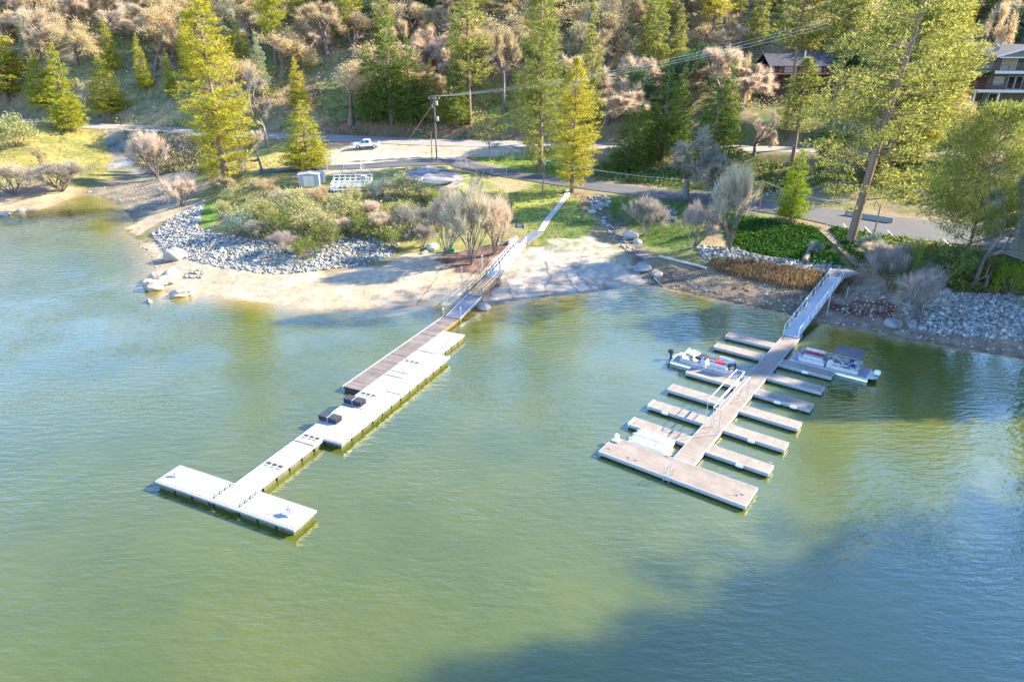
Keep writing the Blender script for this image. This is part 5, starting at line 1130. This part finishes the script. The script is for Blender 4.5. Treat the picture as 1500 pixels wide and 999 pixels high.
# smaller boat: bow towards the walkway (direction -y of the dock frame)
LBOAT = 6.9; bp1 = dockw(lpos[3] + FW + .22 + 1.25, WD + .45 + LBOAT / 2); rz1 = th - R(90)
pontoon('smaller open silver pontoon boat with dark outboard, moored left of the right dock', bp1, rz1, LBOAT, False, True)
for (lx, ly, nm, lb, ct, l, w__, h, mt, z) in [(-1.7, .35, 'blanket', 'beige blanket heaped at the stern of the smaller boat', 'blanket', 1.0, 1.1, .22, 'cream', 1.0), (-.9, .3, 'beanbag', 'dark navy bean bag in the smaller boat', 'beanbag', .75, .7, .45, 'navy', .54),
     (-.35, -.05, 'towel', 'orange towel lying amidships in the smaller boat', 'towel', .75, .5, .12, 'orange', .54), (.05, -.45, 'towel', 'yellow towel hanging by the helm of the smaller boat', 'towel', .35, .6, .5, 'yellow', .54),
     (1.0, .3, 'inflatable_tube', 'dark red inflatable cushion on the foredeck of the smaller boat', 'inflatable', .7, .75, .5, 'red', .54), (2.3, .15, 'bag', 'dark blue duffel bag near the bow of the smaller boat', 'bag', .55, .95, .5, 'navy', .54), (2.55, -.35, 'towel', 'red towel at the bow rail of the smaller boat', 'towel', .45, .25, .15, 'red', .54)]:
    cushion(nm, lb, ct, onboat(None, bp1, rz1, lx, ly), rz1 + .2 * lx, l, w__, h, mt, z)
LB2 = 7.4; bp2 = dockw(fpos[5] + FW + .22 + 1.25, -.5 - LB2 / 2); rz2 = th + R(90)
pontoon('larger white pontoon boat with grey bimini top and red seats, right of the dock', bp2, rz2, LB2, True, True)
for (lx, ly, nm, lb, ct, l, w__, h, mt, z) in [(-1.9, -.1, 'flag', 'folded blue and red flag at the stern of the larger boat', 'flag', .35, .3, .5, 'blue', 1.0), (-2.2, .7, 'life_vest', 'blue life vest on the stern bench of the larger boat', 'life vest', .3, .4, .35, 'blue', 1.0), (-.7, .75, 'table', 'round folding table with white edge under the bimini top', 'table', .7, .6, .06, 'white', 1.05)]:
    cushion(nm, lb, ct, onboat(None, bp2, rz2, lx, ly), rz2, l, w__, h, mt, z)

# ------------------------------------------------------------------ white pickup on the gravel lot (local x forward)
x, y, z = G(537, 217)
tk = thing('pickup_truck', 'white double-cab pickup parked on the gravel lot beside the road', 'truck', (x, y, z + .02), R(183))
body = MB(); body.prism([(-2.85, .5), (2.75, .5), (2.85, .75), (2.8, 1.02), (1.55, 1.14), (-.95, 1.14), (-.95, 1.2), (-2.85, 1.2)], -.95, .95, 'y'); body.build('body', M['car'], tk, bevel=.05)
cab = MB(); cab.v += [(1.5, -.88, 1.14), (1.5, .88, 1.14), (-1.0, .88, 1.14), (-1.0, -.88, 1.14), (.62, -.70, 1.82), (.62, .70, 1.82), (-.8, .70, 1.84), (-.8, -.70, 1.84)]
cab.f += [(0, 1, 2, 3), (4, 7, 6, 5), (0, 4, 5, 1), (1, 5, 6, 2), (2, 6, 7, 3), (3, 7, 4, 0)]; cab.build('cab', M['car'], tk, bevel=.05)
gl = MB(); gl.quad((1.40, -.76, 1.235), (1.40, .76, 1.235), (.72, .64, 1.78), (.72, -.64, 1.78)); gl.build('windscreen', M['glass'], tk)
for s_ in (-1, 1):
    for a, b in ((1.18, .34), (.22, -.78)):
        g_ = MB(); g_.quad((a, s_ * .885, 1.2), (b, s_ * .885, 1.2), (b + (.0 if b < 0 else .0), s_ * .745, 1.72), (a - (.52 if a > 1 else 0), s_ * .745, 1.72)); g_.build('window', M['glass'], tk)
    MB().box(.95, 1.15, s_ * 1.02 - .1, s_ * 1.02 + .1, 1.15, 1.35).build('mirror', M['crate'], tk, bevel=.03)
    for xw in (1.78, -1.85):
        wh = thing('wheel', None, None, (xw, s_ * .86, .40)); wh.parent = tk
        MB().lathe([(.24, -.13), (.37, -.13), (.40, -.08), (.40, .08), (.37, .13), (.24, .13)], 20).build('tyre', M['tyre'], wh).rotation_euler = (R(90), 0, 0); MB().lathe([(0, -.1), (.25, -.1), (.25, .1), (0, .1)], 14).build('rim', M['alu'], wh).rotation_euler = (R(90), 0, 0)
    MB().box(2.72, 2.87, s_ * .72 - .18, s_ * .72 + .18, .82, .98).build('headlight', M['glass'], tk); MB().box(-2.88, -2.84, s_ * .84 - .08, s_ * .84 + .08, .8, 1.1).build('taillight', M['red'], tk)
MB().box(-2.7, -1.02, -.78, .78, 1.18, 1.205).build('truck_bed', M['dark'], tk); MB().box(2.8, 2.93, -.9, .9, .42, .62).build('bumper', M['galv'], tk, bevel=.03); MB().box(2.83, 2.87, -.48, .48, .75, 1.0).build('grille', M['crate'], tk)

# ------------------------------------------------------------------ poles, wires
def upright(lb, px, by, ty, r_, mat, name='utility_pole', cat='pole', tx=None):
    x, y, z = G(px, by); q = 0
    while proj(x, y, z + q)[1] > ty and q < 40: q += .05
    o = thing(name, lb, cat, (x, y, z - .3)); MB().tube((0, 0, 0), ((tx or 0), 0, q + .3), r_, r_ * .7, 12).build('shaft', M[mat], o); return o, q + .3, (x, y, z)
up, uh, ub = upright('tall grey utility pole with two transformers beside the gravel lot', 640, 238, 142, .17, 'greybark')
MB().box(-1.1, 1.1, -.06, .06, uh - .5, uh - .36).build('crossarm', M['wood'], up)
for x in (-1.0, -.35, .35, 1.0): MB().lathe([(.02, 0), (.07, .04), (.05, .1), (.07, .14), (0, .2)], 8, (x, 0, uh - .36)).build('insulator', M['white'], up)
for zz, xx_ in ((uh - 1.6, .42), (uh - 4.6, .48)):
    tr_ = MB().lathe([(0, 0), (.26, 0), (.28, .05), (.28, .75), (.2, .85), (0, .88)], 14, (xx_, 0, zz)).build('transformer', M['conclight'], up); MB().tube((.1, 0, zz + .5), (xx_, 0, zz + .5), .04).build('mount', M['galv'], tr_)
MB().box(-.55, -.2, -.15, .15, uh - 2.1, uh - 1.5).build('switch_box', M['conclight'], up)
sp2, sh2, sb2 = upright('short rusty pole left of the tall utility pole', 633, 235, 194, .11, 'rust')
MB().box(-.3, .3, -.05, .05, sh2 - .3, sh2 - .15).build('bracket', M['rust'], sp2)
sp3, sh3, sb3 = upright('leaning grey service pole beside the concrete path', 794, 284, 234, .10, 'greybark', tx=.45)
MB().box(.25, .6, -.15, .05, sh3 - .9, sh3 - .3).build('meter_box', M['conclight'], sp3)
sp4, sh4, sb4 = upright('brown service pole in front of the lower road', 1112, 309, 265, .10, 'rust')
sp5, sh5, sb5 = upright('short white post at the left end of the timber steps', 1210, 337, 329, .06, 'white', 'marker_post', 'post')
def wire(name, lb, a, b, sag, r_=.03, n=24, group=None):
    a = Vector(a); b = Vector(b); c = (a + b) / 2; m_ = MB(); pts = [a + (b - a) * t_ - Vector((0, 0, sag * 4 * t_ * (1 - t_))) - c for t_ in [i / n for i in range(n + 1)]]
    m_.path(pts, r_, 5); return tag(m_.build(name, M['cable'], None, c), lb, 'cable', group)
top = (ub[0], ub[1], ub[2] + uh - .4)
far = lambda px, py, yw: (ray(px, py)[0] * yw / ray(px, py)[1], yw, CAM_H + ray(px, py)[2] * yw / ray(px, py)[1])
fa = far(1215, 34, 118)
for i, (dx, dz) in enumerate(((-1.0, -.1), (.35, -.1), (1.0, -.1))):
    wire('power_line', ['uppermost overhead line climbing right from the utility pole', 'middle overhead line climbing right from the utility pole', 'lowest overhead line climbing right from the utility pole'][i], (top[0] + dx, top[1], top[2] + dz + .25), (fa[0], fa[1], fa[2] + (1 - i) * .55), 1.6, .022, group='overhead lines')
wire('guy_wire', 'slanting guy wire from the tall pole to the road bank', (top[0] - .1, top[1], top[2] - 1), (ub[0] - 9, ub[1] + 24, H(ub[0] - 9, ub[1] + 24)), .1, .03)
t3_ = (sb3[0] + .45, sb3[1], sb3[2] + sh3 - .4); t4_ = (sb4[0], sb4[1], sb4[2] + sh4 - .4)
wire('service_cable', 'sagging pale cable between the leaning service pole and the brown pole', t3_, t4_, 1.1, .025)
e5 = far(1290, 300, 92); wire('service_cable', 'sagging pale cable from the brown pole past the small cedar', t4_, e5, .9, .025)
e6 = G(1292, 318)
o = thing('utility_pole', 'thin brown pole behind the leaning pine trunk', 'pole', (e5[0], e5[1], H(e5[0], e5[1]) - .3)); MB().tube((0, 0, 0), (0, 0, e5[2] - H(e5[0], e5[1]) + .5), .1, .08, 10).build('shaft', M['greybark'], o)

# ------------------------------------------------------------------ shed, pipe enclosure, fences, sign, wall
x, y, z = G(455, 272)
sh = thing('storage_shed', 'white metal storage shed with a small tank, left of the pipe enclosure', 'shed', (x, y, z), R(6))
W_, D_, Hh = 3.6, 2.6, 2.1
MB().box(-W_ / 2, W_ / 2, -D_ / 2, D_ / 2, 0, Hh).build('wall', M['offwhite'], sh, bevel=.02)
MB().prism([(-W_ / 2 - .15, Hh + .004), (W_ / 2 + .15, Hh + .004), (W_ / 2 + .15, Hh + .1), (0, Hh + .35), (-W_ / 2 - .15, Hh + .1)], -D_ / 2 - .15, D_ / 2 + .15, 'y').build('roof', M['conclight'], sh)
for k in (-.5, .5): MB().box(k * .95 - .45, k * .95 + .45, -D_ / 2 - .04, -D_ / 2 - .003, .05, 1.9).build('door', M['alu'], sh)
tx_, ty_, tz_ = G(470, 268); tkk = thing('water_tank', 'small upright white tank against the right side of the shed', 'tank', (tx_ + .3, ty_, tz_)); MB().lathe([(0, 0), (.6, 0), (.62, .1), (.62, 1.9), (.4, 2.15), (.15, 2.25), (0, 2.25)], 20).build('tank_shell', M['offwhite'], tkk); MB().lathe([(.2, 2.24), (.2, 2.34), (0, 2.34)], 12).build('lid', M['galv'], tkk)
x, y, z = G(516, 276)
en = thing('pipe_enclosure', 'white pipe-railed enclosure of stacked racks right of the shed', 'enclosure', (x, y, z), R(4))
ew, ed = 6.6, 4.2
for k, yy_ in enumerate((-ed / 2, -ed / 6, ed / 6, ed / 2)):
    m_ = MB()
    for i in range(8): m_.tube((-ew / 2 + i * ew / 7, yy_, 0), (-ew / 2 + i * ew / 7, yy_, 1.25 + .25 * k), .05)
    for h in (.35, .75, 1.2 + .25 * k): m_.tube((-ew / 2, yy_, h), (ew / 2, yy_, h), .05)
    m_.build('rail_panel', M['white'], en)
for xx_ in (-ew / 2, ew / 2):
    m_ = MB()
    for h in (.5, 1.2): m_.tube((xx_, -ed / 2, h), (xx_, ed / 2, h), .05)
    m_.build('end_rail', M['white'], en)
MB().box(-ew / 2 + .2, ew / 2 - .2, -ed / 2 + .2, ed / 2 - .2, 0, .12).build('slab', M['conc'], en)
for i in range(6): MB().box(-2.8 + i * .95, -2.1 + i * .95, -1.4, 1.2, .14, .45 + .1 * (i % 3)).build('rack', M['wood' if i % 2 else 'conclight'], en)
MB().box(1.6, 2.4, .6, 1.4, .13, 2.0).build('cabinet', M['conclight'], en); MB().box(2.5, 2.9, .9, 1.3, .13, 1.7).build('control_box', M['galv'], en)
def chain_fence(lb, pts, h=1.8, mat='galv'):
    q = [G(*p) for p in pts]; r = thing('chain_link_fence', lb, 'fence', q[0]); m_ = MB(); o = Vector(q[0])
    P3 = [Vector(a) - o for a in q]
    for p in P3: MB().tube(p - Vector((0, 0, .2)), p + Vector((0, 0, h)), .045, None, 8).build('post', M[mat], r)
    rl = MB()
    for a, b in zip(P3[:-1], P3[1:]):
        rl.tube(a + Vector((0, 0, h)), b + Vector((0, 0, h)), .03); L_ = (b - a).length; n_ = max(2, int(L_ / .35))
        for i in range(-int(h / .35), n_):
            for s_ in (1, -1):
                u0 = i * .35; u1 = u0 + h; a0_, a1_ = max(0, u0), min(L_, u1)
                if a1_ <= a0_: continue
                h0, h1 = (a0_ - u0), (a1_ - u0)
                if s_ < 0: h0, h1 = h - h0, h - h1
                m_.tube(a + (b - a) * (a0_ / L_) + Vector((0, 0, h0)), a + (b - a) * (a1_ / L_) + Vector((0, 0, h1)), .008, None, 3, False)
    rl.build('top_rail', M[mat], r); m_.build('mesh', M['galv'], r); return r
chain_fence('chain-link fence along the drive behind the pipe enclosure', [(480, 252), (504, 250), (528, 248), (535, 252)], 2.3)
chain_fence('chain-link fence and gate between the drive and the green lawn', [(668, 240), (684, 246), (700, 251), (720, 256), (742, 258)], 1.7)
chain_fence('chain-link fence in front of the dark green lawn trees', [(690, 230), (716, 233), (742, 233), (768, 234)], 1.7)
x, y, z = G(768, 352)
sg = thing('gate_sign', 'dark sign with two lines of white writing over the left gangway gate', 'sign', (x - .7, y, z), R(-8))
for k in (-.75, .75): MB().tube((k, 0, -.3), (k, 0, 2.5), .045, None, 8).build('post', M['galv'], sg)
MB().tube((-.75, 0, .95), (.75, 0, .95), .04).build('crossbar', M['yellow'], sg)
pn = MB().box(-.62, .62, -.09, -.05, 1.85, 2.6).build('sign_panel', M['signblack'], sg)
wr = MB()
rs = random.Random(3)
for row_, (z0_, z1_, h0) in enumerate(((2.32, 2.46, -.45), (2.12, 2.25, -.36), (1.96, 2.04, -.3))):
    xx_ = h0
    while xx_ < -h0: l = rs.uniform(.05, .09); wr.box(xx_, xx_ + l, -.097, -.093, z0_, z1_); xx_ += l + .03
wr.build('lettering', M['white'], pn)
for (a, b, c, d, lb) in [((1237, 316), (1257, 319), .8, .5, 'left white concrete barrier behind the parking area'), ((1258, 320), (1308, 328), .8, .5, 'long white concrete barrier behind the parking area'), ((1449, 343), (1530, 352), .8, .5, 'white concrete barrier at the right edge of the parking area')]:
    x0_, y0_, z0_ = G(*a); x1_, y1_, z1_ = G(*b); L_ = math.hypot(x1_ - x0_, y1_ - y0_); m_ = MB(); m_.prism([(-.3, 0), (.3, 0), (.26, .12), (.12, .3), (.09, .95), (-.09, .95), (-.12, .3), (-.26, .12)], .03, L_ - .03, 'x')
    o = m_.build('concrete_barrier', M['conclight'], None, (x0_, y0_, min(z0_, z1_) - .05), math.atan2(y1_ - y0_, x1_ - x0_), bevel=.01); tag(o, lb, 'barrier')
for (px, by, lb) in [(1233, 301, 'small white notice board on the bank above the barrier'), (1266, 304, 'tiny white notice right of the other, beside the leaning trunk')]:
    x, y, z = G(px, by); o = thing('notice_sign', lb, 'sign', (x, y, z)); MB().tube((0, 0, -.2), (0, 0, 1.0), .035).build('post', M['wood'], o); k = .28 if px < 1250 else .18; MB().box(-k, k, -.05, -.036, .6, .6 + k * 1.5).build('panel', M['white'], o)
# log, driftwood, drum, planks
def logp(name, lb, cat, a, b, r_, mat, z_=.12):
    A_ = G(*a); B_ = G(*b); c = [(A_[i] + B_[i]) / 2 for i in range(3)]; m_ = MB(); q = random.Random(len(lb)); pts = [Vector([A_[i] + (B_[i] - A_[i]) * t_ - c[i] for i in range(3)]) + Vector((0, q.uniform(-r_, r_) * .5, r_ * .8)) for t_ in [j / 6 for j in range(7)]]
    for j in range(6): m_.tube(pts[j], pts[j + 1], r_ * (1 - .05 * j), r_ * (1 - .05 * (j + 1)), 8)
    return tag(m_.build(name, M[mat], None, c), lb, cat)
logp('log', 'long pale weathered log lying along the creek bank', 'log', (966, 377), (1034, 394), .2, 'conc')
logp('log', 'thin dark log beside the long pale one', 'log', (975, 384), (1020, 396), .1, 'greybark')
logp('driftwood', 'curved grey driftwood trunk on the white rocks below the ivy', 'driftwood', (1178, 386), (1190, 361), .42, 'greybark')
logp('plank', 'dark plank lying on the beach near the willow clump', 'plank', (640, 400), (648, 392), .07, 'wood')
logp('rope', 'thin dark rope across the left beach', 'rope', (610, 446), (646, 400), .03, 'wood')
logp('log', 'thin pale pole lying at the creek mouth', 'log', (958, 408), (972, 421), .09, 'conclight')
logp('log', 'grey branch lying behind the gangway ramp', 'log', (716, 364), (744, 357), .14, 'greybark')
x, y, z = G(658, 369); o = thing('drum', 'green plastic drum lying at the foot of the willow clump', 'drum', (x, y, z + .32), R(5)); MB().lathe([(0, -.75), (.3, -.75), (.33, -.7), (.33, -.25), (.35, -.22), (.33, -.19), (.33, .19), (.35, .22), (.33, .25), (.33, .7), (.3, .75), (0, .75)], 18).build('drum_shell', M['green'], o).rotation_euler = (0, R(90), 0)
MB().box(-.6, .6, -.9, -.55, -.3, -.15).build('loose_lid', M['green'], o, bevel=.03)

# ------------------------------------------------------------------ houses
def house_big():
    d0 = 135; u, f_, zz = ray(1426, 158); x0 = u * d0; y0 = f_ * d0
    pz = lambda py, d: CAM_H + ray(1460, py)[2] * d
    z1, z2, z3, z4 = pz(131, d0), pz(103, d0), pz(82.5, d0), pz(67, d0)     # lower deck, upper deck, eave, ridge
    g_ = min(H(x0, y0), H(x0 + 10, y0), z1 - 6) - 1; rot = R(-6)
    r = thing('hillside_house', 'grey-green three-storey gabled house with stacked white-trimmed decks, at the right edge', 'house', (x0, y0, z1), rot)
    Wd = 15.4; s0 = 0; h2, h3, h4 = z2 - z1, z3 - z1, z4 - z1; low = g_ - z1
    MB().box(2.6, Wd, 2.2, 12, low, h3).build('wall', M['house'], r)
    MB().prism([(2.6, h3 + .003), (Wd, h3 + .003), (8.5, h4 - .35)], 2.21, 12, 'y').build('gable_wall', M['house'], r)
    mid = 8.5
    for a_, b_ in (((1.8, h3 - .12), (mid, h4)), ((mid, h4), (Wd + .8, h3 - .12))):
        m_ = MB(); m_.v += [(a_[0], 0, a_[1]), (b_[0], 0, b_[1]), (b_[0], 12.6, b_[1]), (a_[0], 12.6, a_[1]), (a_[0], 0, a_[1] + .22), (b_[0], 0, b_[1] + .22), (b_[0], 12.6, b_[1] + .22), (a_[0], 12.6, a_[1] + .22)]
        m_.f += [(0, 3, 2, 1), (4, 5, 6, 7), (0, 1, 5, 4), (1, 2, 6, 5), (2, 3, 7, 6), (3, 0, 4, 7)]; rf = m_.build('roof', M['roofg'], r)
        m2 = MB(); m2.v += [(a_[0], -.08, a_[1] - .06), (b_[0], -.08, b_[1] - .06), (b_[0], -.004, b_[1] - .06), (a_[0], -.004, a_[1] - .06), (a_[0], -.08, a_[1] + .26), (b_[0], -.08, b_[1] + .26), (b_[0], -.004, b_[1] + .26), (a_[0], -.004, a_[1] + .26)]
        m2.f += [(0, 3, 2, 1), (4, 5, 6, 7), (0, 1, 5, 4), (1, 2, 6, 5), (2, 3, 7, 6), (3, 0, 4, 7)]; m2.build('fascia', M['white'], rf)
    MB().box(2.4, Wd, -.05, .08, h3 - .2, h3 + .02).build('eave_trim', M['white'], r)
    MB().prism([(2.7, h3 + .04), (Wd - .3, h3 + .04), (mid, h4 - .3)], .12, .2, 'y').build('gable_panel', M['house'], r)
    for nm, zz_, xa in (('lower_deck', 0, -.6), ('upper_deck', h2, 2.2)):
        dk = MB().box(xa, Wd, 0, 2.15, zz_ - .2, zz_).build(nm, M['brownwall'], r); MB().box(xa - .05, Wd, -.09, -.004, zz_ - .48, zz_ + .05).build('white_trim', M['white'], dk)
        rl = MB(); n_ = int((Wd - xa) / 2.2)
        for i in range(n_ + 1): rl.box(xa + i * 2.2, xa + i * 2.2 + .1, .02, .12, zz_, zz_ + 1.05)
        rl.box(xa, Wd, .0, .12, zz_ + 1.05, zz_ + 1.13)
        for h in (.2, .4, .6, .8): rl.box(xa, Wd, .05, .08, zz_ + h, zz_ + h + .03)
        rl.build('railing', M['redrail'], dk)
    for x in (2.3, 8.0, 13.5): MB().box(x, x + .16, .1, .26, h2 + .003, h3 - .2).build('post', M['brownwall'], r)
    for x in (1.9, 8.0, 13.5): MB().box(x, x + .16, .1, .26, .003, h2 - .2).build('post', M['brownwall'], r)
    for x in (-.4, 4.0, 9.2, 14.5): MB().box(x, x + .24, .05, .29, low, -.21).build('column', M['white'], r)
    dk = MB().box(3, Wd, .3, 2.15, -3.5, -3.3).build('ground_deck', M['brownwall'], r); rl = MB(); rl.box(3, Wd, .3, .4, -2.4, -2.3); [rl.box(3 + i * 2, 3.1 + i * 2, .3, .4, -3.3, -2.4) for i in range(7)]; rl.build('railing', M['galv'], dk)
    for (x, w__, z0_, z1_, mt) in [(3.6, 1.6, .9, 2.2, 'curtain'), (10.8, 1.7, .9, 2.3, 'curtain'), (6.2, 1.1, .1, 2.3, 'glass'), (7.6, 1.1, .1, 2.3, 'glass'), (4.2, 2.6, h2 + .15, h2 + 2.2, 'curtain'), (8.6, 2.2, h2 + .6, h2 + 2.2, 'glass'), (13.2, 2.2, h2 + .6, h2 + 2.2, 'glass'), (3.4, 1.5, -2.6, -.9, 'glass'), (10, 1.8, -2.6, -.9, 'glass')]:
        wn = MB(); wn.box(x - .1, x + w__ + .1, 2.13, 2.185, z1_, z1_ + .1); wn.box(x - .1, x + w__ + .1, 2.13, 2.185, z0_ - .1, z0_); wn.box(x - .1, x, 2.13, 2.185, z0_, z1_); wn.box(x + w__, x + w__ + .1, 2.13, 2.185, z0_, z1_); fr = wn.build('window', M['white'], r)
        MB().box(x, x + w__, 2.16, 2.195, z0_, z1_).build('pane', M[mt], fr)
    MB().box(mid - .3, mid + .3, .06, .11, h3 + 1.0, h3 + 1.4).build('gable_vent', M['white'], r); MB().box(4.3, 5.0, 6, 6.7, h3, h4 + .9).build('chimney', M['conclight'], r)
    MB().prism([(-.8, h2 - .9), (2.35, h2 + .1), (2.35, h2 + .25), (-.8, h2 - .75)], 0, 8, 'y').build('side_roof', M['roofg'], r); MB().box(-.5, 2.55, 3, 8, low, h2 - .8).build('side_wall', M['brownwall'], r)
house_big()
def house_mid():
    d0 = 172; u, f_, _ = ray(1122, 108); x0, y0 = u * d0, f_ * d0; z1 = CAM_H + ray(1122, 109)[2] * d0; zr = CAM_H + ray(1122, 97)[2] * d0; zt = CAM_H + ray(1150, 80)[2] * (d0 + 6); g_ = min(H(x0, y0), H(x0 + 15, y0)) - 1.5
    r = thing('hillside_house', 'dark brown house with a slate roof and a deck on tall posts, behind the pines', 'house', (x0, y0, z1), R(3)); Wd = 19
    MB().box(2, Wd, 3, 11, g_ - z1, zr - z1).build('wall', M['brownwall'], r)
    m_ = MB(); a = zr - z1; t_ = zt - z1; m_.v += [(1.4, 2.2, a - .1), (Wd + .6, 2.2, a - .1), (Wd + .6, 7, t_), (1.4, 7, t_), (1.4, 11.8, a - .1), (Wd + .6, 11.8, a - .1), (1.4, 2.2, a + .1), (Wd + .6, 2.2, a + .1), (Wd + .6, 7, t_ + .2), (1.4, 7, t_ + .2), (1.4, 11.8, a + .1), (Wd + .6, 11.8, a + .1)]
    m_.f += [(0, 1, 2, 3), (3, 2, 5, 4), (6, 9, 8, 7), (9, 10, 11, 8), (0, 6, 7, 1), (4, 5, 11, 10), (0, 3, 9, 6), (3, 4, 10, 9), (1, 7, 8, 2), (2, 8, 11, 5)]; rf = m_.build('roof', M['roof'], r); MB().box(1.4, Wd + .6, 2.12, 2.19, a - .16, a + .14).build('fascia', M['conclight'], rf)
    MB().tube((11.5, 5, t_ - 1.4), (11.5, 5, t_ + .9), .22, None, 12).build('flue', M['alu'], rf)
    dk = MB().box(0, Wd, 0, 2.95, -.2, 0).build('deck', M['redrail'], r); rl = MB(); rl.box(0, Wd, 0, .1, .95, 1.05)
    for i in range(60): rl.box(i * Wd / 60, i * Wd / 60 + .06, .02, .06, 0, .95)
    rl.build('railing', M['redrail'], dk)
    for x in (.2, 4.8, 9.4, 14, 18.6): MB().box(x, x + .25, .1, .35, g_ - z1, -.21).build('post', M['brownwall'], r)
    for x, w__, mt in ((2.8, 2.0, 'glass'), (6, 2.4, 'curtain'), (10, 1.6, 'glass'), (13, 2.2, 'curtain'), (16.4, 1.6, 'glass')): fr = MB().box(x - .1, x + w__ + .1, 2.94, 2.985, .15, 1.95).build('window', M['white'], r); MB().box(x, x + w__, 2.91, 2.935, .25, 1.85).build('pane', M[mt], fr)
house_mid()
def cabin(lb, px, py, d0, Wd, hw, hr_, wall, roof, rot):
    u, f_, zz = ray(px, py); x0, y0, z0 = u * d0, f_ * d0, CAM_H + zz * d0; g_ = min(H(x0, y0), z0 - 2) - z0 - 1.5; r = thing('hillside_house', lb, 'house', (x0, y0, z0), rot)
    MB().box(-Wd / 2, Wd / 2, 0, 7, g_, hw).build('wall', M[wall], r)
    m_ = MB(); m_.v += [(-Wd / 2 - .5, -.6, hw - .05), (Wd / 2 + .5, -.6, hw - .05), (Wd / 2 + .5, 3.5, hw + hr_), (-Wd / 2 - .5, 3.5, hw + hr_), (-Wd / 2 - .5, 7.6, hw - .05), (Wd / 2 + .5, 7.6, hw - .05)]
    m_.f += [(0, 1, 2, 3), (3, 2, 5, 4), (0, 3, 4), (1, 5, 2), (0, 4, 5, 1)]; m_.build('roof', M[roof], r)
    for x in (-Wd / 4, Wd / 4): fr = MB().box(x - .8, x + .8, -.05, -.004, .6, 1.9).build('window', M['white'], r); MB().box(x - .7, x + .7, -.08, -.055, .7, 1.8).build('pane', M['glass'], fr)
cabin('brown cabin with a pale roof edge high at the right edge above the gabled house', 1492, 52, 200, 14, 2.4, 1.8, 'brownwall', 'roofg', R(-10))
cabin('pale-walled house half hidden between the leaning pine and the gabled house', 1398, 80, 170, 9, 3.6, 1.6, 'conclight', 'roof', R(-5))
#%%END
